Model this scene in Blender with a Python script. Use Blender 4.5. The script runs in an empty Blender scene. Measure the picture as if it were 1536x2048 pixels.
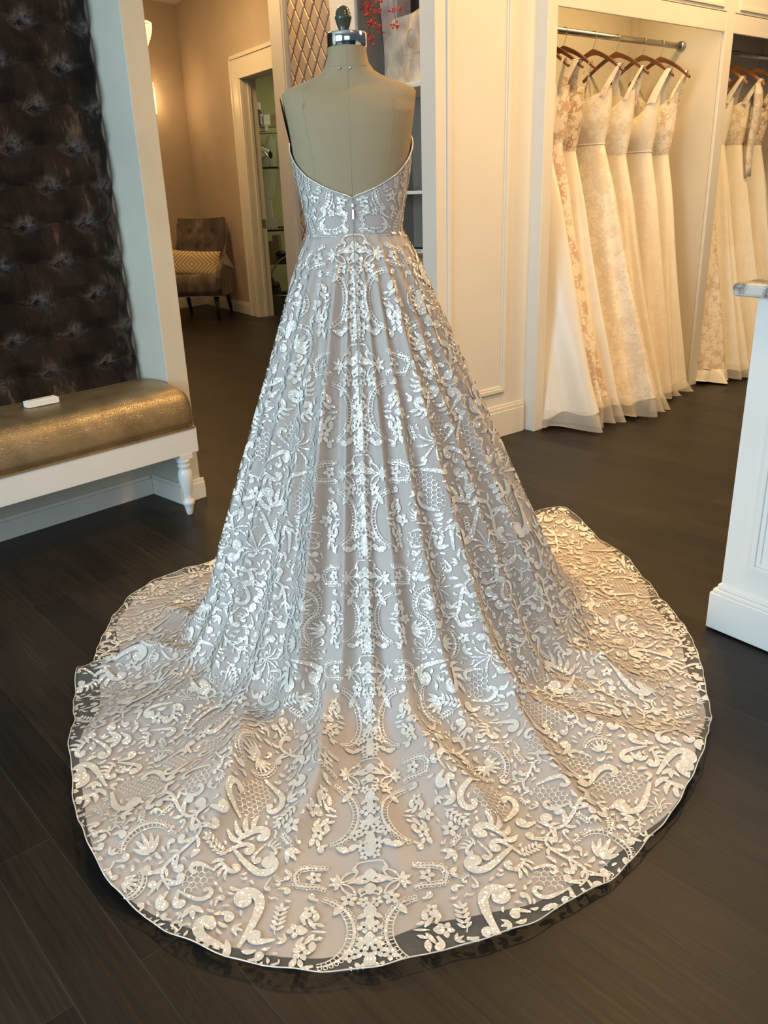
import bpy, math, random
import numpy as np
from mathutils import Vector, Matrix
C = bpy.context.scene.collection
SC = bpy.context.scene
random.seed(7)
PI = math.pi
def R(d): return math.radians(d)

# ------------------------------------------------------------------ camera
CAM_H = 1.30
FPX = 1650.0
def _axes():
    d = np.array([914 - 768, -(5245 - 1024), -FPX], float); d /= np.linalg.norm(d)
    up = -d; f = np.array([0, 0, -1.0]); F = f - up * f.dot(up); F /= np.linalg.norm(F)
    return np.array([np.cross(F, up), F, up])
MAX = _axes()
cd = bpy.data.cameras.new('camera'); cam = bpy.data.objects.new('camera', cd); C.objects.link(cam)
cd.sensor_fit = 'VERTICAL'; cd.sensor_height = 36; cd.lens = FPX / 2048 * 36; cd.clip_start = 0.05
m4 = Matrix([list(MAX[i]) + [0] for i in range(3)] + [[0, 0, 0, 1]]); m4[2][3] = CAM_H
cam.matrix_world = m4
SC.camera = cam

# ------------------------------------------------------------------ light
w = bpy.data.worlds.new('world'); SC.world = w; w.use_nodes = True
bg = w.node_tree.nodes['Background']; bg.inputs[0].default_value = (0.62, 0.80, 1.0, 1); bg.inputs[1].default_value = 0.11
def area(name, loc, tgt, sx, sy, power, col, spread=180):
    l = bpy.data.lights.new(name, 'AREA'); l.shape = 'RECTANGLE'; l.size = sx; l.size_y = sy
    l.energy = power; l.color = col; l.spread = R(spread)
    o = bpy.data.objects.new(name, l); C.objects.link(o); o.location = loc
    o.rotation_euler = (Vector(tgt) - Vector(loc)).to_track_quat('-Z', 'Y').to_euler(); return o
area('shop_window_daylight', (-3.1, -0.9, 1.6), (-0.2, 2.3, 0.7), 2.6, 2.0, 165, (0.64, 0.86, 1.0))
area('shop_window_daylight', (0.3, -2.1, 1.5), (0.5, 2.0, 0.4), 2.2, 1.6, 36, (0.58, 0.83, 1.0))
WARM = (1.0, 0.62, 0.26)
area('ceiling_light', (2.9, 2.7, 3.0), (1.5, 5.0, 1.5), 0.9, 0.9, 52, (1.0, 0.58, 0.22))
area('ceiling_light', (2.42, 4.75, 3.25), (2.3, 4.9, 0.0), 0.25, 0.25, 34, (1.0, 0.66, 0.27))
area('ceiling_light', (1.35, 3.3, 3.25), (1.1, 2.9, 0.0), 0.22, 0.22, 44, WARM, 150)
area('ceiling_light', (1.0, 0.9, 3.1), (0.25, 1.65, 0.0), 0.35, 0.35, 10, WARM, 110)
area('ceiling_light', (-0.75, 4.9, 3.2), (0.0, 4.5, 0.9), 0.6, 0.6, 50, WARM)
area('ceiling_light', (-2.1, 8.3, 3.25), (-1.9, 9.0, 0.0), 1.0, 1.0, 50, WARM)
area('bay_light', (1.44, 5.05, 2.33), (1.17, 5.38, 1.3), 1.1, 0.06, 5, (1.0, 0.70, 0.32))
area('office_light', (-0.35, 10.6, 2.7), (-0.6, 10.8, 0.0), 0.8, 0.8, 13, (1.0, 0.93, 0.55))

SC.view_settings.view_transform = 'Standard'; SC.view_settings.look = 'None'
SC.view_settings.exposure = 0.0; SC.view_settings.gamma = 1.0; SC.view_settings.use_curve_mapping = False
SC.cycles.max_bounces = 8; SC.cycles.transparent_max_bounces = 16

# ------------------------------------------------------------------ survey helpers (measure the room in metres)
def ray(px, py): return MAX @ np.array([px - 768, -(py - 1024), -FPX])
def at_z(px, py, z=0.0):
    v = ray(px, py); t = (z - CAM_H) / v[2]; return Vector((v[0] * t, v[1] * t, z))
def at_plane(px, py, A, B):
    v = ray(px, py); A = np.array(A[:2], float); B = np.array(B[:2], float); n = np.array([-(B - A)[1], (B - A)[0]])
    t = n @ A / (n @ v[:2]); return Vector((v[0] * t, v[1] * t, CAM_H + v[2] * t))

class Fr:
    """a wall frame: a runs along the wall, o comes out of it, z is up"""
    def __init__(s, o, u, n): s.o = o; s.u = u; s.n = n
    def p(s, a, o, z): return (s.o[0] + a * s.u[0] + o * s.n[0], s.o[1] + a * s.u[1] + o * s.n[1], z)
    def at(s, px, py, o=0.0):
        A = s.p(0, o, 0); B = s.p(1, o, 0); q = at_plane(px, py, A, B)
        return ((q[0] - A[0]) * s.u[0] + (q[1] - A[1]) * s.u[1], q[2])
BW = Fr((-1.080, 3.684), (0.689, 0.7248), (0.7248, -0.689))        # bench wall
SU = Fr((0.296, 4.136), (-0.643, 0.766), (-0.766, -0.643))        # shelf unit face
PW = Fr((0.296, 4.136), (0.7826, 0.6225), (0.6225, -0.7826))      # panelled wall
CF = Fr((0.860, 4.491), (0.7826, 0.6225), (0.6225, -0.7826))      # garment bays front
CO = Fr((0.985, 2.246), (0.595, -0.804), (-0.804, -0.595))        # counter
KR = Fr((-2.180, 10.904), (0.525, -0.851), (-0.851, -0.525))      # back room door wall
KL = Fr((-2.180, 10.904), (-0.606, -0.7955), (0.7955, -0.606))    # back room left wall

# ------------------------------------------------------------------ materials
def nt(name):
    m = bpy.data.materials.new(name); m.use_nodes = True; t = m.node_tree
    return m, t, t.nodes['Principled BSDF']
def node(t, kind, **kw):
    n = t.nodes.new(kind)
    for k, v in kw.items(): setattr(n, k, v)
    return n
def coords(t, scale=(1, 1, 1), rot=(0, 0, 0)):
    tc = node(t, 'ShaderNodeTexCoord'); mp = node(t, 'ShaderNodeMapping')
    mp.inputs['Scale'].default_value = scale; mp.inputs['Rotation'].default_value = rot
    t.links.new(tc.outputs['Object'], mp.inputs['Vector']); return mp.outputs['Vector']
def ramp(t, fac, stops):
    r = node(t, 'ShaderNodeValToRGB'); el = r.color_ramp.elements
    while len(el) < len(stops): el.new(0.5)
    for e, (p, c) in zip(el, stops): e.position = p; e.color = tuple(c) + (1,) if len(c) == 3 else c
    t.links.new(fac, r.inputs[0]); return r.outputs[0]
def noise(t, vec, scale, detail=4, rough=0.55):
    n = node(t, 'ShaderNodeTexNoise'); n.inputs['Scale'].default_value = scale
    n.inputs['Detail'].default_value = detail; n.inputs['Roughness'].default_value = rough
    t.links.new(vec, n.inputs['Vector']); return n.outputs['Fac']
def bump(t, b, h, strength, dist):
    n = node(t, 'ShaderNodeBump'); n.inputs['Strength'].default_value = strength; n.inputs['Distance'].default_value = dist
    t.links.new(h, n.inputs['Height']); t.links.new(n.outputs[0], b.inputs['Normal'])
def plain(name, col, rough=0.5, metal=0.0, var=0.06, vs=3.0, bs=0.0, bscale=60, spec=0.5, sheen=0.0):
    m, t, b = nt(name); v = coords(t)
    c0 = tuple(max(0, c * (1 - var)) for c in col); c1 = tuple(min(1, c * (1 + var)) for c in col)
    t.links.new(ramp(t, noise(t, v, vs), [(0.3, c0), (0.7, c1)]), b.inputs['Base Color'])
    b.inputs['Roughness'].default_value = rough; b.inputs['Metallic'].default_value = metal
    b.inputs['Specular IOR Level'].default_value = spec
    if sheen: b.inputs['Sheen Weight'].default_value = sheen; b.inputs['Sheen Roughness'].default_value = 0.4
    if bs: bump(t, b, noise(t, v, bscale, 3), bs, 0.002)
    return m
M = {}
M['wall'] = plain('wall_paint', (0.60, 0.57, 0.48), 0.75, bs=0.1, bscale=220)
M['wallback'] = plain('taupe_wall_paint', (0.50, 0.42, 0.33), 0.75, bs=0.1, bscale=220)
M['cream'] = plain('cream_trim_paint', (0.78, 0.75, 0.68), 0.38, var=0.02)
M['white'] = plain('white_cabinet_paint', (0.80, 0.80, 0.78), 0.35, var=0.02)
M['ceil'] = plain('ceiling_paint', (0.72, 0.70, 0.66), 0.8, var=0.02)
M['grey_in'] = plain('shelf_interior_paint', (0.25, 0.225, 0.19), 0.6)
M['office'] = plain('office_wall_paint', (0.48, 0.47, 0.27), 0.8)
M['bay'] = plain('garment_bay_paint', (0.74, 0.66, 0.52), 0.45, var=0.03)
M['chrome'] = plain('polished_chrome', (0.80, 0.80, 0.80), 0.12, 1.0, 0.02)
M['steel'] = plain('brushed_rod_metal', (0.55, 0.53, 0.48), 0.28, 1.0, 0.1)
M['black'] = plain('black_plastic', (0.02, 0.02, 0.02), 0.35)
M['blackglass'] = plain('black_glass_shelf', (0.015, 0.02, 0.02), 0.08)
M['darkwood'] = plain('dark_chair_wood', (0.030, 0.020, 0.014), 0.3)
M['seam'] = plain('seam_thread', (0.34, 0.29, 0.21), 0.8)
M['canvas'] = plain('form_linen', (0.345, 0.270, 0.165), 0.85, var=0.03, bs=0.25, bscale=900)
M['armhole'] = plain('dark_green_felt', (0.055, 0.06, 0.04), 0.9)
M['satin'] = plain('ivory_satin', (0.82, 0.77, 0.68), 0.32, var=0.02, sheen=0.3)
M['lining'] = plain('mauve_satin_lining', (0.50, 0.44, 0.41), 0.5, var=0.04, vs=8, sheen=0.2)
M['paper'] = plain('white_paper', (0.85, 0.84, 0.80), 0.6, var=0.03)
M['pinkpaper'] = plain('blush_wrapping_paper', (0.56, 0.42, 0.36), 0.8, var=0.2, vs=12)
M['card'] = plain('brown_cardboard', (0.30, 0.20, 0.11), 0.8)
M['ink'] = plain('grey_ink', (0.22, 0.17, 0.12), 0.8)
M['redflower'] = plain('red_blossom', (0.62, 0.045, 0.030), 0.5, var=0.35, vs=40)
M['twig'] = plain('brown_twig', (0.12, 0.05, 0.03), 0.7)
M['greenpot'] = plain('grey_green_lacquer', (0.055, 0.06, 0.042), 0.16, var=0.05)
M['greybox'] = plain('dark_grey_box', (0.10, 0.11, 0.10), 0.6)
M['zip'] = plain('zip_tape', (0.30, 0.29, 0.29), 0.4, 0.5)
M['hangerwood'] = plain('brown_hanger_wood', (0.15, 0.055, 0.022), 0.3, var=0.25, vs=14)
M['hangeramber'] = plain('amber_hanger_wood', (0.55, 0.22, 0.06), 0.3, var=0.2, vs=14)

def floor_mat():
    m, t, b = nt('dark_plank_floor')
    v = coords(t, rot=(0, 0, 0))
    rot = node(t, 'ShaderNodeVectorRotate', rotation_type='Z_AXIS'); rot.inputs['Angle'].default_value = R(49)  # planks run at -41 deg from y
    t.links.new(v, rot.inputs['Vector'])
    off = node(t, 'ShaderNodeVectorMath', operation='ADD'); off.inputs[1].default_value = (0, 0.003, 0)
    t.links.new(rot.outputs[0], off.inputs[0]); V = off.outputs[0]
    br = node(t, 'ShaderNodeTexBrick'); br.offset = 0.37; br.offset_frequency = 2
    for k, val in (('Scale', 1.0), ('Mortar Size', 0.0016), ('Mortar Smooth', 0.3), ('Brick Width', 1.15), ('Row Height', 0.125), ('Bias', 0.0)):
        br.inputs[k].default_value = val
    br.inputs['Color1'].default_value = (0.0095, 0.0076, 0.0060, 1); br.inputs['Color2'].default_value = (0.022, 0.0165, 0.0120, 1)
    br.inputs['Mortar'].default_value = (0.026, 0.024, 0.021, 1)  # seams painted lighter, standing for bevelled edges that catch light
    t.links.new(V, br.inputs['Vector'])
    mp = node(t, 'ShaderNodeMapping'); mp.inputs['Scale'].default_value = (2.2, 45, 1); t.links.new(V, mp.inputs['Vector'])
    g = noise(t, mp.outputs[0], 2.0, 6, 0.65)
    mp2 = node(t, 'ShaderNodeMapping'); mp2.inputs['Scale'].default_value = (1.2, 5, 1); t.links.new(V, mp2.inputs['Vector'])
    g2 = noise(t, mp2.outputs[0], 2.0, 3, 0.5)
    mx = node(t, 'ShaderNodeMix', data_type='RGBA', blend_type='MULTIPLY'); mx.inputs[0].default_value = 1.0
    t.links.new(br.outputs['Color'], mx.inputs[6]); t.links.new(ramp(t, g, [(0.3, (0.62, 0.60, 0.58)), (0.7, (1.35, 1.32, 1.28))]), mx.inputs[7])
    mx2 = node(t, 'ShaderNodeMix', data_type='RGBA', blend_type='MULTIPLY'); mx2.inputs[0].default_value = 1.0
    t.links.new(mx.outputs[2], mx2.inputs[6]); t.links.new(ramp(t, g2, [(0.3, (0.72, 0.72, 0.72)), (0.7, (1.25, 1.25, 1.25))]), mx2.inputs[7])
    t.links.new(mx2.outputs[2], b.inputs['Base Color'])
    t.links.new(ramp(t, g, [(0.2, (0.36,) * 3), (0.8, (0.50,) * 3)]), b.inputs['Roughness'])
    b.inputs['Specular IOR Level'].default_value = 0.27
    ad = node(t, 'ShaderNodeMath', operation='SUBTRACT'); ad.use_clamp = False
    t.links.new(g, ad.inputs[0]); t.links.new(br.outputs['Fac'], ad.inputs[1])
    bump(t, b, ad.outputs[0], 0.5, 0.0012)
    return m
M['floor'] = floor_mat()

def velvet(name, dark, light, nap):
    m, t, b = nt(name); v = coords(t, (1, 1, 0.45))
    n1 = noise(t, v, 6.5, 5, 0.6); n2 = noise(t, coords(t, (1, 1, 0.12)), 120, 3)
    ad = node(t, 'ShaderNodeMath', operation='MULTIPLY_ADD'); ad.inputs[1].default_value = 0.22
    t.links.new(n2, ad.inputs[0]); t.links.new(n1, ad.inputs[2])
    t.links.new(ramp(t, ad.outputs[0], [(0.50, dark), (0.66, nap), (0.84, light)]), b.inputs['Base Color'])
    b.inputs['Roughness'].default_value = 0.75; b.inputs['Sheen Weight'].default_value = 0.8; b.inputs['Sheen Roughness'].default_value = 0.28
    b.inputs['Sheen Tint'].default_value = (0.75, 0.68, 0.66, 1); b.inputs['Specular IOR Level'].default_value = 0.15
    bump(t, b, n2, 0.25, 0.002)
    return m
M['velvet'] = velvet('crushed_brown_velvet', (0.006, 0.004, 0.004), (0.17, 0.12, 0.09), (0.020, 0.014, 0.011))
def add_painted_sheen(m):  # mixes painted sheen highlights into the velvet's base colour
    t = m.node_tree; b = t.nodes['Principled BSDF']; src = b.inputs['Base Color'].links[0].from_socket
    a = node(t, 'ShaderNodeAttribute'); a.attribute_name = 'painted_sheen'
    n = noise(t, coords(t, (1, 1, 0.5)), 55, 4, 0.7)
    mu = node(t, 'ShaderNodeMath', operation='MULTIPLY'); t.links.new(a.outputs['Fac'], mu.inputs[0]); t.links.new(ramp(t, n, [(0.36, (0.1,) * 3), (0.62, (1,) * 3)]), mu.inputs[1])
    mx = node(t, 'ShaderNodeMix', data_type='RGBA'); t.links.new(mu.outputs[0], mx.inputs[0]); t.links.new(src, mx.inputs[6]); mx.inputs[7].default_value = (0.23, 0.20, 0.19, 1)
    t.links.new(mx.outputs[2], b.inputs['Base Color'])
add_painted_sheen(M['velvet'])
M['chairvelvet'] = velvet('taupe_chair_velvet', (0.085, 0.065, 0.060), (0.26, 0.21, 0.18), (0.14, 0.11, 0.095))

def gold_leather():
    m, t, b = nt('gold_embossed_leather'); v = coords(t)
    vo = node(t, 'ShaderNodeTexVoronoi', feature='DISTANCE_TO_EDGE'); vo.inputs['Scale'].default_value = 130
    t.links.new(coords(t, (1, 1, 1.5)), vo.inputs['Vector'])
    t.links.new(ramp(t, noise(t, v, 9, 4), [(0.3, (0.30, 0.225, 0.125)), (0.7, (0.46, 0.36, 0.215))]), b.inputs['Base Color'])
    b.inputs['Metallic'].default_value = 0.75; b.inputs['Roughness'].default_value = 0.40
    sm = node(t, 'ShaderNodeMath', operation='MINIMUM'); sm.inputs[1].default_value = 0.12
    t.links.new(vo.outputs['Distance'], sm.inputs[0]); bump(t, b, sm.outputs[0], 0.45, 0.012)
    return m
M['gold'] = gold_leather()

def marble():
    m, t, b = nt('veined_marble'); v = coords(t)
    n = noise(t, v, 9, 8, 0.7)
    t.links.new(ramp(t, n, [(0.40, (0.62, 0.60, 0.55)), (0.50, (0.16, 0.15, 0.15)), (0.56, (0.55, 0.54, 0.52)), (0.70, (0.72, 0.70, 0.66))]), b.inputs['Base Color'])
    b.inputs['Roughness'].default_value = 0.12; return m
M['marble'] = marble()

def lace_sequin():
    """raised ivory embroidery thickly set with tiny flat sequins, each tilted its own way"""
    m, t, b = nt('sequinned_ivory_lace')
    v = coords(t)
    vo = node(t, 'ShaderNodeTexVoronoi'); vo.inputs['Scale'].default_value = 330
    t.links.new(v, vo.inputs['Vector'])
    geo = node(t, 'ShaderNodeNewGeometry')
    sb = node(t, 'ShaderNodeVectorMath', operation='SUBTRACT'); sb.inputs[1].default_value = (0.5, 0.5, 0.5)
    t.links.new(vo.outputs['Color'], sb.inputs[0])
    sc = node(t, 'ShaderNodeVectorMath', operation='SCALE'); sc.inputs['Scale'].default_value = 0.6
    t.links.new(sb.outputs[0], sc.inputs[0])
    ad = node(t, 'ShaderNodeVectorMath', operation='ADD'); t.links.new(geo.outputs['Normal'], ad.inputs[0]); t.links.new(sc.outputs[0], ad.inputs[1])
    nm = node(t, 'ShaderNodeVectorMath', operation='NORMALIZE'); t.links.new(ad.outputs[0], nm.inputs[0])
    t.links.new(ramp(t, noise(t, v, 30, 2), [(0.3, (0.66, 0.62, 0.56)), (0.7, (0.82, 0.79, 0.74))]), b.inputs['Base Color'])
    b.inputs['Roughness'].default_value = 0.5
    gl = node(t, 'ShaderNodeBsdfGlossy'); gl.inputs['Color'].default_value = (0.95, 0.95, 0.95, 1); gl.inputs['Roughness'].default_value = 0.16
    t.links.new(nm.outputs[0], gl.inputs['Normal'])
    mx = node(t, 'ShaderNodeMixShader'); mx.inputs[0].default_value = 0.24
    t.links.new(b.outputs[0], mx.inputs[1]); t.links.new(gl.outputs[0], mx.inputs[2])
    t.links.new(mx.outputs[0], t.nodes['Material Output'].inputs['Surface'])
    return m
M['lace'] = lace_sequin()
def sheer(name, col, alpha, gloss=0.0):
    m, t, b = nt(name); v = coords(t)
    t.links.new(ramp(t, noise(t, v, 500, 2), [(0.3, tuple(c * 0.9 for c in col)), (0.7, col)]), b.inputs['Base Color'])
    b.inputs['Roughness'].default_value = 0.6 if not gloss else 0.1
    tr = node(t, 'ShaderNodeBsdfTransparent'); mx = node(t, 'ShaderNodeMixShader'); mx.inputs[0].default_value = alpha
    t.links.new(tr.outputs[0], mx.inputs[1]); t.links.new(b.outputs[0], mx.inputs[2])
    t.links.new(mx.outputs[0], t.nodes['Material Output'].inputs['Surface']); return m
M['tulle'] = sheer('fine_tulle_net', (0.56, 0.55, 0.54), 0.18)
M['hemtulle'] = sheer('loose_gown_tulle', (0.85, 0.80, 0.72), 0.40)
M['plastic'] = sheer('clear_garment_plastic', (0.7, 0.75, 0.65), 0.35, 1)
def gownmat(name, base, lace, scale, lo, hi, z0=None, z1=None, spark=0.0, rough=0.6):
    """gown cloth; lace = colour of the floral lace pattern woven over the base cloth"""
    m, t, b = nt(name); v = coords(t)
    vo = node(t, 'ShaderNodeTexVoronoi', feature='SMOOTH_F1'); vo.inputs['Scale'].default_value = scale
    wv = node(t, 'ShaderNodeTexNoise'); wv.inputs['Scale'].default_value = scale * 1.4; wv.inputs['Detail'].default_value = 3
    t.links.new(v, wv.inputs['Vector'])
    sc = node(t, 'ShaderNodeVectorMath', operation='SCALE'); sc.inputs['Scale'].default_value = 0.06
    t.links.new(wv.outputs['Color'], sc.inputs[0])
    ad = node(t, 'ShaderNodeVectorMath', operation='ADD'); t.links.new(v, ad.inputs[0]); t.links.new(sc.outputs[0], ad.inputs[1])
    t.links.new(ad.outputs[0], vo.inputs['Vector'])
    f = noise(t, ad.outputs[0], scale * 3.2, 4, 0.6)
    mul = node(t, 'ShaderNodeMath', operation='MULTIPLY_ADD'); mul.inputs[1].default_value = -0.55
    t.links.new(vo.outputs['Distance'], mul.inputs[0]); t.links.new(f, mul.inputs[2])
    fac = mul.outputs[0]
    col = ramp(t, fac, [(lo, base), (hi, lace)])
    if z0 is not None:
        sp = node(t, 'ShaderNodeSeparateXYZ'); t.links.new(v, sp.inputs[0])
        mr = node(t, 'ShaderNodeMapRange'); mr.inputs['From Min'].default_value = z0; mr.inputs['From Max'].default_value = z1
        t.links.new(sp.outputs[2], mr.inputs['Value'])
        mx = node(t, 'ShaderNodeMix', data_type='RGBA'); t.links.new(mr.outputs[0], mx.inputs[0])
        mx.inputs[6].default_value = tuple(base) + (1,); t.links.new(col, mx.inputs[7]); col = mx.outputs[2]
    t.links.new(col, b.inputs['Base Color']); b.inputs['Roughness'].default_value = rough
    b.inputs['Sheen Weight'].default_value = 0.2
    bump(t, b, f, 0.5, 0.004)
    if spark:
        v2 = node(t, 'ShaderNodeTexVoronoi'); v2.inputs['Scale'].default_value = 55; t.links.new(v, v2.inputs['Vector'])
        r2 = ramp(t, v2.outputs['Distance'], [(0.0, (0.08,) * 3), (0.12, (rough,) * 3)]); t.links.new(r2, b.inputs['Roughness'])
        r3 = ramp(t, v2.outputs['Distance'], [(0.08, (1.0,) * 3), (0.14, (0.0,) * 3)]); t.links.new(r3, b.inputs['Coat Weight'])
    return m
def emis(name, col, st):
    m, t, b = nt(name); b.inputs['Base Color'].default_value = tuple(col) + (1,)
    b.inputs['Emission Color'].default_value = tuple(col) + (1,)
    v = coords(t); r = ramp(t, noise(t, v, 90, 2), [(0.42, (0.15 * st,) * 3), (0.6, (st,) * 3)])
    t.links.new(r, b.inputs['Emission Strength']); b.inputs['Roughness'].default_value = 0.2; return m
M['crystal'] = emis('lit_crystal_beads', (1.0, 0.68, 0.28), 3.2)

def chevron():
    m, t, b = nt('gold_chevron_weave'); v = coords(t)
    sp = node(t, 'ShaderNodeSeparateXYZ'); t.links.new(v, sp.inputs[0])
    ab = node(t, 'ShaderNodeMath', operation='ABSOLUTE'); t.links.new(sp.outputs[0], ab.inputs[0])
    az = node(t, 'ShaderNodeMath', operation='ABSOLUTE'); t.links.new(sp.outputs[2], az.inputs[0])
    s1 = node(t, 'ShaderNodeMath', operation='MULTIPLY_ADD'); s1.inputs[1].default_value = 1.1
    t.links.new(az.outputs[0], s1.inputs[0]); t.links.new(ab.outputs[0], s1.inputs[2])
    s2 = node(t, 'ShaderNodeMath', operation='MULTIPLY'); s2.inputs[1].default_value = 135; t.links.new(s1.outputs[0], s2.inputs[0])
    s3 = node(t, 'ShaderNodeMath', operation='SINE'); t.links.new(s2.outputs[0], s3.inputs[0])
    ad = node(t, 'ShaderNodeMath', operation='MULTIPLY_ADD'); ad.inputs[1].default_value = 0.5; ad.inputs[2].default_value = 0.5; t.links.new(s3.outputs[0], ad.inputs[0])
    t.links.new(ramp(t, ad.outputs[0], [(0.35, (0.36, 0.24, 0.11)), (0.6, (0.62, 0.50, 0.32))]), b.inputs['Base Color'])
    b.inputs['Roughness'].default_value = 0.7; return m
M['chevron'] = chevron()
def mirror_mat():
    m, t, b = nt('antique_mirror_tile'); v = coords(t)
    t.links.new(ramp(t, noise(t, v, 5), [(0.3, (0.52, 0.40, 0.29)), (0.7, (0.68, 0.54, 0.41))]), b.inputs['Base Color'])
    b.inputs['Metallic'].default_value = 0.8; b.inputs['Roughness'].default_value = 0.28; return m
M['mirror'] = mirror_mat()
M['mirror'].node_tree.nodes['Principled BSDF'].inputs['Metallic'].default_value = 0.25
M['grout'] = plain('bronze_mirror_joint', (0.16, 0.08, 0.035), 0.35, 0.5)
def wrapped():
    m, t, b = nt('creased_white_canvas'); v = coords(t)
    t.links.new(ramp(t, noise(t, coords(t, (1, 1, 0.6)), 13, 4, 0.6), [(0.35, (0.42, 0.34, 0.26)), (0.62, (0.66, 0.58, 0.48))]), b.inputs['Base Color'])
    b.inputs['Roughness'].default_value = 0.8; bump(t, b, noise(t, v, 9, 3), 0.6, 0.02); return m
M['wrapped'] = wrapped()

# ------------------------------------------------------------------ object helpers
OM = {}   # world matrices of the things
def tag(o, label=None, cat=None, group=None, kind=None):
    if label: o['label'] = label
    if cat: o['category'] = cat
    if group: o['group'] = group
    if kind: o['kind'] = kind
    return o
def thing(name, loc, label, cat, rz=0.0, group=None):
    o = bpy.data.objects.new(name, None); C.objects.link(o); o.empty_display_size = 0.05
    o.location = loc; o.rotation_euler = (0, 0, rz)
    OM[o.name] = Matrix.Translation(Vector(loc)) @ Matrix.Rotation(rz, 4, 'Z')
    return tag(o, label, cat, group)
class MB:
    def __init__(s): s.v = []; s.f = []; s.m = []; s.sm = []
    def add(s, vs, fs, mi=0, smooth=False):
        b = len(s.v); s.v.extend([tuple(p) for p in vs])
        for f in fs: s.f.append(tuple(b + i for i in f)); s.m.append(mi); s.sm.append(smooth)
    def hexa(s, P, mi=0, smooth=False):
        s.add(P, [(0, 3, 2, 1), (4, 5, 6, 7), (0, 1, 5, 4), (1, 2, 6, 5), (2, 3, 7, 6), (3, 0, 4, 7)], mi, smooth)
    def fbox(s, fr, a0, a1, o0, o1, z0, z1, mi=0):
        s.hexa([fr.p(a0, o0, z0), fr.p(a1, o0, z0), fr.p(a1, o1, z0), fr.p(a0, o1, z0),
                fr.p(a0, o0, z1), fr.p(a1, o0, z1), fr.p(a1, o1, z1), fr.p(a0, o1, z1)], mi)
    def box(s, c, size, rz=0, mi=0):
        cx, cy, cz = c; hx, hy, hz = size[0] / 2, size[1] / 2, size[2] / 2; k, l = math.cos(rz), math.sin(rz)
        q = [(-hx, -hy), (hx, -hy), (hx, hy), (-hx, hy)]
        s.hexa([(cx + x * k - y * l, cy + x * l + y * k, cz + z) for z in (-hz, hz) for x, y in q], mi)
    def tube(s, pts, rad, n=10, mi=0, cap=True, flat=1.0):
        pts = [Vector(p) for p in pts]; rings = []
        if not hasattr(rad, '__len__'): rad = [rad] * len(pts)
        up = Vector((0, 0, 1)); prev = None
        for i, p in enumerate(pts):
            d = (pts[min(i + 1, len(pts) - 1)] - pts[max(i - 1, 0)]).normalized()
            if prev is None:
                a = d.cross(up)
                if a.length < 1e-3: a = d.cross(Vector((1, 0, 0)))
            else: a = prev - d * prev.dot(d)
            a.normalize(); prev = a; b = d.cross(a)
            rings.append([p + a * math.cos(2 * PI * k / n) * rad[i] + b * math.sin(2 * PI * k / n) * rad[i] * flat for k in range(n)])
        vs = [q for r in rings for q in r]
        fs = [(i * n + k, i * n + (k + 1) % n, (i + 1) * n + (k + 1) % n, (i + 1) * n + k) for i in range(len(pts) - 1) for k in range(n)]
        if cap: fs += [tuple(range(n)), tuple(range((len(pts) - 1) * n, len(pts) * n))]
        s.add(vs, fs, mi, True)
    def lathe(s, c, prof, n=24, mi=0):
        """prof = [(r, z)] with z absolute offsets from c"""
        vs = [(c[0] + r * math.cos(2 * PI * k / n), c[1] + r * math.sin(2 * PI * k / n), c[2] + z) for r, z in prof for k in range(n)]
        fs = [(i * n + k, i * n + (k + 1) % n, (i + 1) * n + (k + 1) % n, (i + 1) * n + k) for i in range(len(prof) - 1) for k in range(n)]
        fs += [tuple(range(n))[::-1], tuple(range((len(prof) - 1) * n, len(prof) * n))]
        s.add(vs, fs, mi, True)
    def grid(s, P, mi=0, smooth=True, wrap=False):
        """P[i][j] points"""
        r = len(P); c = len(P[0]); vs = [q for row in P for q in row]; fs = []
        for i in range(r - 1):
            for j in range(c if wrap else c - 1):
                fs.append((i * c + j, i * c + (j + 1) % c, (i + 1) * c + (j + 1) % c, (i + 1) * c + j))
        s.add(vs, fs, mi, smooth)
    def ball(s, c, r, n=8, mi=0, sq=(1, 1, 1)):
        P = [[(c[0] + sq[0] * r * math.sin(PI * i / n) * math.cos(2 * PI * k / (n + 2)), c[1] + sq[1] * r * math.sin(PI * i / n) * math.sin(2 * PI * k / (n + 2)), c[2] + sq[2] * r * math.cos(PI * i / n)) for k in range(n + 2)] for i in range(n + 1)]
        s.grid(P, mi, True, True)
    def build(s, name, mats, parent=None, bevel=0, recalc=True):
        me = bpy.data.meshes.new(name); V = s.v
        root = parent
        while root is not None and root.name not in OM: root = root.parent
        if root is not None:
            inv = OM[root.name].inverted(); V = [tuple(inv @ Vector(p)) for p in V]
        me.from_pydata(V, [], s.f)
        if not isinstance(mats, (list, tuple)): mats = [mats]
        for m in mats: me.materials.append(m)
        me.polygons.foreach_set('material_index', s.m); me.polygons.foreach_set('use_smooth', s.sm)
        if recalc:
            import bmesh
            bm = bmesh.new(); bm.from_mesh(me); bmesh.ops.recalc_face_normals(bm, faces=bm.faces); bm.to_mesh(me); bm.free()
        me.update()
        o = bpy.data.objects.new(name, me); C.objects.link(o)
        if parent is not None: o.parent = parent
        if bevel:
            b = o.modifiers.new('bevel', 'BEVEL'); b.width = bevel; b.segments = 2; b.limit_method = 'ANGLE'; b.angle_limit = R(50)
        return o
def structure(name, mb, mat, **k): return tag(mb.build(name, mat, **k), kind='structure')
def fb(name, mat, fr, a0, a1, o0, o1, z0, z1, parent=None, bevel=0):
    m = MB(); m.fbox(fr, a0, a1, o0, o1, z0, z1); return m.build(name, mat, parent, bevel)
def copy_tree(o, parent=None):
    c = o.copy(); C.objects.link(c); c.parent = parent
    for ch in list(o.children): copy_tree(ch, c)
    return c

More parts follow.
